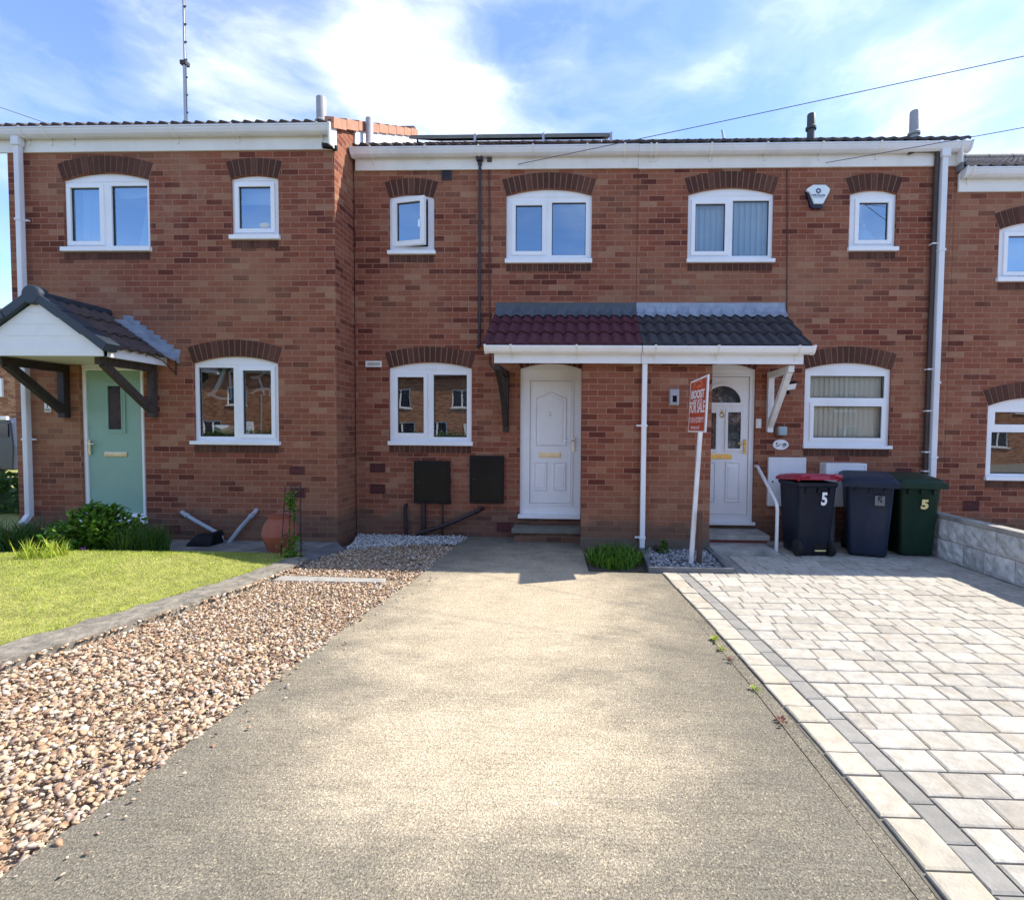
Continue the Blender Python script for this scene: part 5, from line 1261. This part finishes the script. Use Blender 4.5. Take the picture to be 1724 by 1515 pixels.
# ------------------------------------------------------------------ WALL FITTINGS
hr = thing('handrail', (2.34, -.78, 0), 'bent white metal handrail beside the two shallow steps', 'handrail')
MB().tube([(2.31, -.03, 1.05), (2.31, -.10, 1.05), (2.325, -.70, .70), (2.335, -.77, .63), (2.34, -.78, .56), (2.34, -.78, .0)], .021, 12).lathe([(.045, 0), (.045, .006), (.02, .008)], (2.34, -.78, .008), 14).build('rail', 'white_paint', hr, smooth=True)
MB().lathe([(0, 0), (.045, 0), (.045, .01), (.02, .014)], (0, 0, 0), 14).build('wall_flange', 'white_paint', hr); hr.children[-1].matrix_local = Matrix.Translation((-.03, .776, 1.05)) @ Matrix.Rotation(R(90), 4, 'X')

def meter_box(x0, x1, y0, y1, d_, mat, label, flat_=False, rough=None):
    a, b_, c, dd = pxrect(x0, x1, y0, y1, -d_); t = thing('meter_box', ((a+b_)/2, 0, c), label, 'meter box')
    MB().box(a, b_, -d_, -.002, c, dd).build('case', mat, t, bevel=.008)
    fr = MB().plate(rect(a, b_, c, dd), [rect(a+.028, b_-.028, c+.028, dd-.028)], -d_-.008, -d_-.001); fr.build('rim', 'black_plastic' if 'black' in mat else mat, t)
    MB().box(a+.03, b_-.03, -d_-.006, -d_-.001, c+.03, dd-.03).build('door', mat, t, bevel=.003)
    MB().tube([(a+.06, -d_-.004, (c+dd)/2), (a+.06, -d_-.014, (c+dd)/2)], .012, 10).build('lock', 'gasket', t)
    return (a, b_, c, dd)
e1 = meter_box(697, 757, 776, 847, .05, 'black_panel', 'glossy black meter box with pipes running out below it'); meter_box(791, 848, 767, 847, .04, 'black_panel', 'glossy black meter box nearer to the plain white door')
meter_box(1293, 1356, 770, 852, .05, 'upvc', 'white meter cupboard set flat on the wall behind the handrail'); m2 = meter_box(1390, 1458, 780, 853, .2, 'upvc', 'boxy white meter cupboard standing proud of the wall behind the bins')
MB().tube([(3.34, -.1, m2[2]+.01), (3.34, -.1, .0)], .03, 10).build('meter_pipe', 'grey_pipe', None, smooth=True); tag(bpy.data.objects['meter_pipe'], 'grey pipe dropping from the boxy white cupboard behind the bins', 'pipe')
def pipe(name, pts, r, mat, label, cat='pipe', col=None):
    t = thing(name, pts[-1], label, cat); MB().tube(pts, r, 12).build('tube', mat, t, smooth=True)
    if col:
        mb = MB()
        for k in col:
            i = int(k); v = Vector(pts[i]).lerp(Vector(pts[i+1]), k-i); w_ = Vector(pts[i]).lerp(Vector(pts[i+1]), k-i+.03/(Vector(pts[i+1])-Vector(pts[i])).length); mb.tube([v, w_], r*1.3, 12)
        mb.build('collar', mat, t, smooth=True)
    return t
zb_ = e1[2]
v = lambda x, y, Y=-.05: at(x, y, Y)[:]
pipe('waste_pipe', [v(684, 850, -.005), v(683, 851, -.06), v(682, 858), v(683, 880), (v(684, 899)[0], -.05, .0)], .025, 'dark_pipe', 'short dark pipe bent over at its top, left below the black meter box')
pipe('waste_pipe', [(at(713, 846, -.05).x, -.05, zb_), (at(713, 880, -.05).x, -.05, .2), (at(713, 902, -.05).x, -.055, -.02)], .032, 'dark_pipe', 'thick black pipe straight down from the black meter box')
pipe('waste_pipe', [(at(745.5, 846, -.04).x, -.04, zb_), (at(745, 880, -.04).x, -.04, .2), (at(745, 902, -.04).x, -.04, .0), (at(749, 902, -.1).x, -.1, .0)], .013, 'dark_pipe', 'thin black conduit below the right side of the black meter box')
pipe('waste_pipe', [v(813, 856, -.01), v(808, 858, -.09), v(770, 876, -.1), v(735, 889, -.1), v(708, 896, -.1), (at(695, 903, -.1).x, -.1, .0)], .027, 'dark_pipe', 'dark waste pipe slanting down the wall below the meter boxes', col=[1.1, 2.4, 3.2])
pipe('waste_pipe', [v(307, 862, YL-.005), v(309, 864, YL-.06), v(330, 877, YL-.07), v(366, 897, YL-.08), v(373, 903, YL-.09), v(374, 914, YL-.10)], .026, 'grey_pipe', 'grey waste pipe slanting down to the right into a dark hopper', col=[1.2])
pipe('waste_pipe', [v(432, 858, YL-.005), v(429, 862, YL-.06), v(405, 888, YL-.07), v(384, 915, YL-.12)], .026, 'grey_pipe', 'grey waste pipe slanting down to the left beside the urn', col=[1.2])
gy = thing('gully_hopper', (-4.98, YL-.25, 0), 'black plastic gully cover where the two grey waste pipes meet', 'drain')
mb = MB(); loft(mb, [[(x-4.93+.35*z, y+YL-.25, z) for x, y in rloop(hx, hy, min(hx, hy)*.4)] for hx, hy, z in ((.17, .15, .005), (.16, .14, .04), (.115, .09, .13), (.10, .075, .14))]); mb.build('cover', 'gully_black', gy, smooth=True)
MB().bar((-4.89, YL-.22, .10), (-4.78, YL-.12, .14), .09, .07).build('spout', 'gully_black', gy, bevel=.01)

al = thing('alarm_box', (at(1378, 332, 0).x, 0, at(1378, 332, 0).z), 'pale five sided burglar alarm box with a dark blue base, high between two windows', 'alarm')
pc = lambda P_, Y: [(at(x, y, Y).x, at(x, y, Y).z) for x, y in P_]
cov = pc([(1368, 312.5), (1389, 312.5), (1396.5, 319), (1395, 325), (1385, 344), (1370, 344), (1362.5, 325), (1357, 322), (1358, 319)], -.07)
bas = pc([(1356.5, 322), (1362, 326), (1394, 326), (1384, 350), (1381, 351.5), (1367.5, 351.5), (1364, 347)], -.04)
MB().prism(bas, 'y', -.055, -.002).build('base', 'alarm_base', al, bevel=.006); MB().prism(cov, 'y', -.09, -.056).build('cover', 'alarm_cover', al, bevel=.006)
q = at(1378, 321.5, -.092); mb = MB()
for i in range(10):
    a0, a1 = R(36*i+3), R(36*i+33); r0, r1 = .016, .034
    mb.prism([(q.x+r0*math.cos(a0), q.z+r0*math.sin(a0)), (q.x+r1*math.cos(a0), q.z+r1*math.sin(a0)), (q.x+r1*math.cos(a1), q.z+r1*math.sin(a1)), (q.x+r0*math.cos(a1), q.z+r0*math.sin(a1))], 'y', -.0935, -.0895)
mb.build('emblem', 'ink_navy', al)
q = at(1378, 328.8, -.092); text('HNK Security', .032, 'ink_navy', al, (q.x, -.0905, q.z), fat=.001); q = at(1378, 332.2, -.092); text('01709 555555', .024, 'ink_grey', al, (q.x, -.0905, q.z))

q = at(556, 248, YL-.06); sc_ = thing('security_camera', (q.x, YL, q.z), 'small black security camera under the left house fascia', 'camera')
MB().box(q.x+.01, q.x+.07, YL-.04, YL-.002, q.z-.02, q.z+.04).bar((q.x+.04, YL-.03, q.z+.01), (q.x-.02, YL-.10, q.z-.01), .03, .03).build('mount', 'black_plastic', sc_, bevel=.006)
MB().tube([(q.x+.03, YL-.07, q.z+.0), (q.x-.06, YL-.14, q.z-.025)], .034, 14).build('barrel', 'black_plastic', sc_, smooth=True); MB().tube([(q.x-.06, YL-.14, q.z-.025), (q.x-.063, YL-.143, q.z-.026)], .022, 12).build('lens', 'solar_cell', sc_)
a, b_, c, dd = pxrect(75, 86, 674, 694, YL-.01); t = thing('number_plate', ((a+b_)/2, YL, c), 'tall white house number plate left of the green door', 'house number')
MB().box(a, b_, YL-.014, YL-.002, c, dd).build('plate', 'upvc_cream', t, bevel=.003); MB().box(a+.006, b_-.006, YL-.0165, YL-.013, c+(dd-c)*.30, c+(dd-c)*.70).build('panel', 'ink_white', t)
mb = MB(); 
for f0, f1 in ((.10, .14), (.18, .27), (.73, .80), (.84, .88)): mb.box(a+.012, b_-.012, YL-.0160, YL-.0135, c+(dd-c)*f0, c+(dd-c)*f1)
mb.build('ornament', 'ink_grey', t); text('1', .075, 'ink_black', t, ((a+b_)/2, YL-.017, c+(dd-c)*.5), fat=.002)
a, b_, c, dd = pxrect(1301, 1328, 740, 757.5, -.01); t = thing('number_plaque', ((a+b_)/2, 0, c), 'oval white house number plaque with a small painted flower, below the grey box', 'house number')
mb = MB(); mb.lathe([(0, 0), (.98, 0), (1, .3), (.93, 1), (0, 1)], (0, 0, 0), 40); mb.v = [((a+b_)/2+x*(b_-a)/2, -.002-z*.012, (c+dd)/2+y*(dd-c)/2) for x, y, z in mb.v]; mb.f = [f[::-1] for f in mb.f] if False else mb.f; mb.build('plaque', 'ink_white', t, smooth=True)
text('5', .085, 'ink_black', t, ((a+b_)/2-.052, -.0165, (c+dd)/2))
C_ = np.array([(a+b_)/2+.035, -.0165, (c+dd)/2+.004])+rng.normal(size=(30, 3))*np.array([.026, .0002, .016]); leaves('painted_flower', C_, rng.normal(size=(30, 3))*np.array([1, .02, 1]), .022, 'ink_grey', t, .0)
a, b_, c, dd = pxrect(1310.5, 1325, 718, 733, -.05); t = thing('junction_box', ((a+b_)/2, 0, c), 'small grey blue electrical box with a loop of cable, above the oval plaque', 'electrical box')
MB().box(a, b_, -.06, -.002, c, dd).build('case', 'grey_box', t, bevel=.008); MB().box(a+.012, b_-.012, -.066, -.0605, c+.012, dd-.012).build('lid', 'grey_box', t, bevel=.003)
MB().tube([at(1307, 690, -.01)[:], at(1306, 712, -.01)[:], at(1303, 728, -.01)[:], at(1307, 737, -.01)[:], at(1313, 736, -.01)[:], at(1316, 733, -.012)[:]], .006, 6).build('cable', 'brown_pipe', t)
a, b_, c, dd = pxrect(1273, 1282, 705, 721, -.03); t = thing('doorbell', ((a+b_)/2, 0, c), 'small white doorbell on the brick right of the fanlight door', 'doorbell')
MB().box(a, b_, -.032, -.002, c, dd).build('case', 'upvc_cream', t, bevel=.006); MB().box(a+.025, b_-.012, -.037, -.0325, c+.03, dd-.03).build('button', 'ink_white', t, bevel=.003)
q = at(1329, 650, -.1); t = thing('floodlight', (q.x, 0, q.z), 'small black floodlight with a motion sensor beside the white bracket', 'lamp')
MB().box(q.x-.02, q.x+.03, -.06, -.002, q.z-.05, q.z+.0).build('mount', 'black_plastic', t)
mb = MB().box(-.085, .085, -.03, .03, -.05, .05); mb.v = [(q.x+x, -.10+y*math.cos(.5)-z*math.sin(.5), q.z+z*math.cos(.5)+y*math.sin(.5)+x*.16) for x, y, z in mb.v]; mb.build('housing', 'black_plastic', t, bevel=.006)
mb = MB().box(-.075, .075, -.036, -.031, -.04, .04); mb.v = [(q.x+x, -.10+y*math.cos(.5)-z*math.sin(.5), q.z+z*math.cos(.5)+y*math.sin(.5)+x*.16) for x, y, z in mb.v]; mb.build('lens', 'ink_white', t)
MB().lathe([(0, -.03), (.022, -.02), (.026, 0), (.015, .02), (0, .02)], (q.x-.01, -.09, q.z-.085), 12).build('sensor', 'black_plastic', t, smooth=True)
a, b_, c, dd = pxrect(1128, 1143, 656, 681, -.73); t = thing('wall_lamp', ((a+b_)/2, -.67, c), 'square grey metal wall lamp on the porch brickwork behind the sale board', 'lamp')
MB().box(a-.006, b_+.006, -.69, -.672, c-.01, dd+.01).build('back_plate', 'steel', t, bevel=.004)
mb = MB().plate(rect(a, b_, c, dd), [rect(a+.028, b_-.028, c+.028, dd-.075)], -.755, -.691, 0); mb.build('housing', 'steel', t); MB().box(a+.028, b_-.028, -.72, -.70, c+.028, dd-.075).build('diffuser', 'dark_hole', t)
hb = thing('basket_bracket', (at(297, 615, YL).x, YL, at(297, 615, YL).z), 'thin dark scrolled hanging basket bracket right of the porch canopy', 'bracket')
q = at(297, 600, YL); q2 = at(297, 632, YL); q3 = at(276, 603, YL-.2); MB().tube([(q.x, YL-.01, q.z), (q2.x, YL-.01, q2.z)], .008, 6).tube([(q.x, YL-.01, q2.z+.02), (q.x-.06, YL-.15, q.z-.08), (q.x-.12, YL-.30, q.z-.01)], .007, 6).tube([(q.x, YL-.01, q.z-.02), (q.x-.12, YL-.3, q.z-.015), (q.x-.13, YL-.33, q.z-.045), (q.x-.125, YL-.32, q.z-.06)], .007, 6).build('arm', 'dark_pipe', hb)

# ------------------------------------------------------------------ ROOF FURNITURE AND CABLES
def zmain(y): return 5.355+(y+.15)*PITCH_T
xs_ = [-2.535, -1.60, -.655, .272]
for i in range(3):
    t = thing('solar_panel', ((xs_[i]+xs_[i+1])/2, 0, zmain(0)), ['leftmost of the three dark solar panels lying along the middle roof', 'middle one of the three dark solar panels on the middle roof', 'rightmost of the three dark solar panels, ending over the porch'][i], 'solar panel', 'solar panels on the middle house roof')
    ya, yb_ = .02, 1.45; lift = .085; mb = MB()
    c4 = lambda x0, x1, h0, h1: [(x0, ya, zmain(ya)+h0), (x1, ya, zmain(ya)+h0), (x1, yb_, zmain(yb_)+h0), (x0, yb_, zmain(yb_)+h0), (x0, ya, zmain(ya)+h1), (x1, ya, zmain(ya)+h1), (x1, yb_, zmain(yb_)+h1), (x0, yb_, zmain(yb_)+h1)]
    MB().hexa(c4(xs_[i]+.008, xs_[i+1]-.008, lift, lift+.045)).build('frame', 'solar_frame', t); MB().hexa(c4(xs_[i]+.03, xs_[i+1]-.03, lift+.0455, lift+.05)).build('cells', 'solar_cell', t)
    MB().box(xs_[i+1]-.02, xs_[i+1]+.012, ya-.012, ya+.03, zmain(ya)+.02, zmain(ya)+lift+.055).build('clamp', 'steel', t)
q0 = at(313, 208, .9); q1 = at(313, -60, .9); t = thing('aerial_mast', (q0.x, .9, zroof(.9)), 'tall thin aerial mast rising from the left house roof', 'aerial')
zj = at(313, 106, .9).z; MB().tube([(q0.x, .9, zroof(.9)-.1), (q0.x, .9, zj)], .026, 10).build('lower_pole', 'steel', t, smooth=True); MB().tube([(q0.x, .9, zj-.05), (q0.x, .9, 9.6)], .016, 10).build('upper_pole', 'steel', t, smooth=True)
MB().box(q0.x-.05, q0.x+.045, .86, .95, zj-.04, zj+.02).build('clamp', 'dark_pipe', t); mb = MB().tube([(q0.x+.035, .89, zroof(.9)), (q0.x+.03, .89, zj), (q0.x+.02, .89, 9.5)], .006, 5)
for k in range(12): z = 6.2+k*.27; mb.box(q0.x+.0, q0.x+.05, .885, .9, z, z+.02)
mb.build('feeder_cable', 'cable', t)
q0 = at(1223, 240, 1.8); q1 = at(1216, 219, 1.8); t = thing('roof_aerial', q0, 'tip of a slanting aerial boom showing above the right hand roof', 'aerial')
MB().tube([q0+Vector((.06, 0, -.45)), q1], .022, 8).build('boom', 'steel', t)
def cable(a, b_, sag, label, r=.0042):
    t = thing('overhead_cable', a, label, 'cable', 'overhead telephone cables'); a, b_ = Vector(a), Vector(b_)
    MB().tube([a.lerp(b_, i/24)-Vector((0, 0, sag*4*(i/24)*(1-i/24))) for i in range(25)], r, 6).build('wire', 'cable', t)
def beyond(x0, y0, Y0, x1, y1, Y1, k):          # line from the wall through a picture point, carried on past the frame
    a, b_ = at(x0, y0, Y0), at(x1, y1, Y1); return a, a+(b_-a)*k
a, b_ = beyond(872, 277, -.04, 1724, 90, -1.6, 1.9); cable(a, b_, .03, 'overhead cable sagging from the middle house fascia up to the right')
a, b_ = beyond(1390, 274.5, -.04, 1724, 212, -1.2, 2.4); cable(a, b_, .02, 'lower overhead cable from the right house fascia to the right edge')
a, b_ = beyond(82, 209, .4, 0, 180, .1, 3); cable(a, b_, .01, 'short overhead cable meeting the left house roof at the top left')

# ------------------------------------------------------------------ BACKGROUND beyond the left corner, and the row across the road
bh = thing('neighbour_house', (-24, 12, 0), 'sunlit brick house far behind the left corner', 'house')
mb = MB().plate(rect(-31, -19, -.1, 5.0), [], 12, 12.2).box(-31, -19, 12.01, 19, -.1, 4.99); mb.build('wall', 'brick_far', bh, uv=True)
mb = MB().add([(-31.3, 11.7, 4.95), (-18.7, 11.7, 4.95), (-18.7, 15.5, 7), (-31.3, 15.5, 7), (-18.7, 19.3, 4.95), (-31.3, 19.3, 4.95)], [(0, 1, 2, 3), (3, 2, 4, 5)]); mb.build('roof', 'tile_brown', bh)
q = at(1, 652, 11.98); MB().box(q.x-1.0, q.x+.10, 11.93, 12.0, at(1, 668, 11.98).z, at(1, 637, 11.98).z).build('window', 'upvc', bh)
vn = thing('parked_van', (-16.6, 6.4, 0), 'dark blue grey vehicle with a pale roof edge, cut off by the left border', 'van')
mb = MB(); prof = [(-19.6, .35), (-19.8, .9), (-19.3, 1.15), (-18.7, 1.72), (-15.75, 1.76), (-15.52, 1.68), (-15.45, 1.0), (-15.5, .35)]
mb.prism(prof, 'y', 6.0, 7.8); mb.build('body', 'van_body', vn, bevel=.05)
MB().box(-18.8, -15.6, 5.95, 6.03, 1.70, 1.80).build('roof_rail', 'upvc', vn, bevel=.02); MB().box(-18.4, -15.6, 5.98, 6.02, 1.25, 1.60).build('window', 'solar_cell', vn)
for x in (-18.6, -16.2):
    wb = MB().lathe([(0, -.1), (.28, -.1), (.32, -.06), (.32, .06), (.28, .1), (0, .1)], (0, 0, 0), 20); wb.v = [(x+a_, 6.06+c_, .32+b__) for a_, b__, c_ in wb.v]; wb.build('wheel', 'tyre', vn)

def far_house(x0, x1, i):
    t = thing('opposite_house', ((x0+x1)/2, -24, 0), 'brick house across the road, showing only as a reflection in the windows', 'house', 'houses across the road')
    hs = []; fr = MB(); gl = MB(); xm = (x0+x1)/2
    for cx, z0, w_, h_ in ((x0+1.5, 3.0, 1.3, 1.15), (x1-1.4, 3.0, 1.3, 1.15), (x0+1.6, .9, 1.5, 1.2), (x1-3.0, .9, 1.2, 1.2)):
        r_ = rect(cx-w_/2, cx+w_/2, z0, z0+h_); hs.append(r_); i_ = [rect(cx-w_/2+.07, cx-.05, z0+.07, z0+h_-.07), rect(cx+.05, cx+w_/2-.07, z0+.07, z0+h_-.07)]
        fr.plate(r_, i_, -24.04, -24.1, 0, edge=False); gl.add([(cx-w_/2, -24.08, z0), (cx+w_/2, -24.08, z0), (cx+w_/2, -24.08, z0+h_), (cx-w_/2, -24.08, z0+h_)], [(0, 1, 2, 3)])
        fr.box(cx-w_/2-.05, cx+w_/2+.05, -24.03, -23.93, z0-.06, z0)
    wl = MB().plate(rect(x0, x1, -.1, 5.0), hs, -24, -24.15, 0, edge=False).box(x0, x1, -30, -24.2, -.1, 4.9); wl.build('wall', 'brick_far', t, uv=True)
    MB().add([(x0, -23.7, 4.95), (x1, -23.7, 4.95), (x1, -27, 6.6), (x0, -27, 6.6), (x1, -30.3, 4.95), (x0, -30.3, 4.95)], [(0, 1, 2, 3), (3, 2, 4, 5)]).build('roof', 'tile_dark', t)
    fr.build('window', 'upvc', t); gl.build('pane', 'solar_cell', t)
    MB().box(x1-1.3, x1-.4, -24.02, -23.97, 0, 2.05).build('door', 'upvc', t)
for i in range(11): far_house(-40.4+6.8*i, -33.62+6.8*i, i)
hd = thing('hedge', (-4, -19, 0), 'clipped green hedge across the road, seen in reflections', 'hedge')
n = 12000; C_ = np.column_stack([-30+29*rng.random(n), -19+.7*(rng.random(n)-.5), 1.5*rng.random(n)]); leaves('foliage', C_, rng.normal(size=(n, 3)), .12, 'leaf_dark', hd, .2); MB().box(-30, -1, -19.25, -18.75, 0, 1.35).build('branches', 'hedge', hd)

ls = thing('lawn_shade_foliage', (-9.6, 1.4, 0), 'low dark green foliage added in place of shaded lawn beyond the left corner of the terrace', 'shrub')  # added foliage whose dark green stands in for lawn lying in shadow
n = 2600; C_ = np.column_stack([-11.2+2.9*rng.random(n), 1.2+.9*rng.random(n), .66*rng.random(n)]); leaves('foliage', C_, rng.normal(size=(n, 3)), .10, 'leaf_dark', ls, .3); MB().box(-11.1, -8.4, 1.35, 2.0, 0, .36).build('branches', 'hedge', ls)
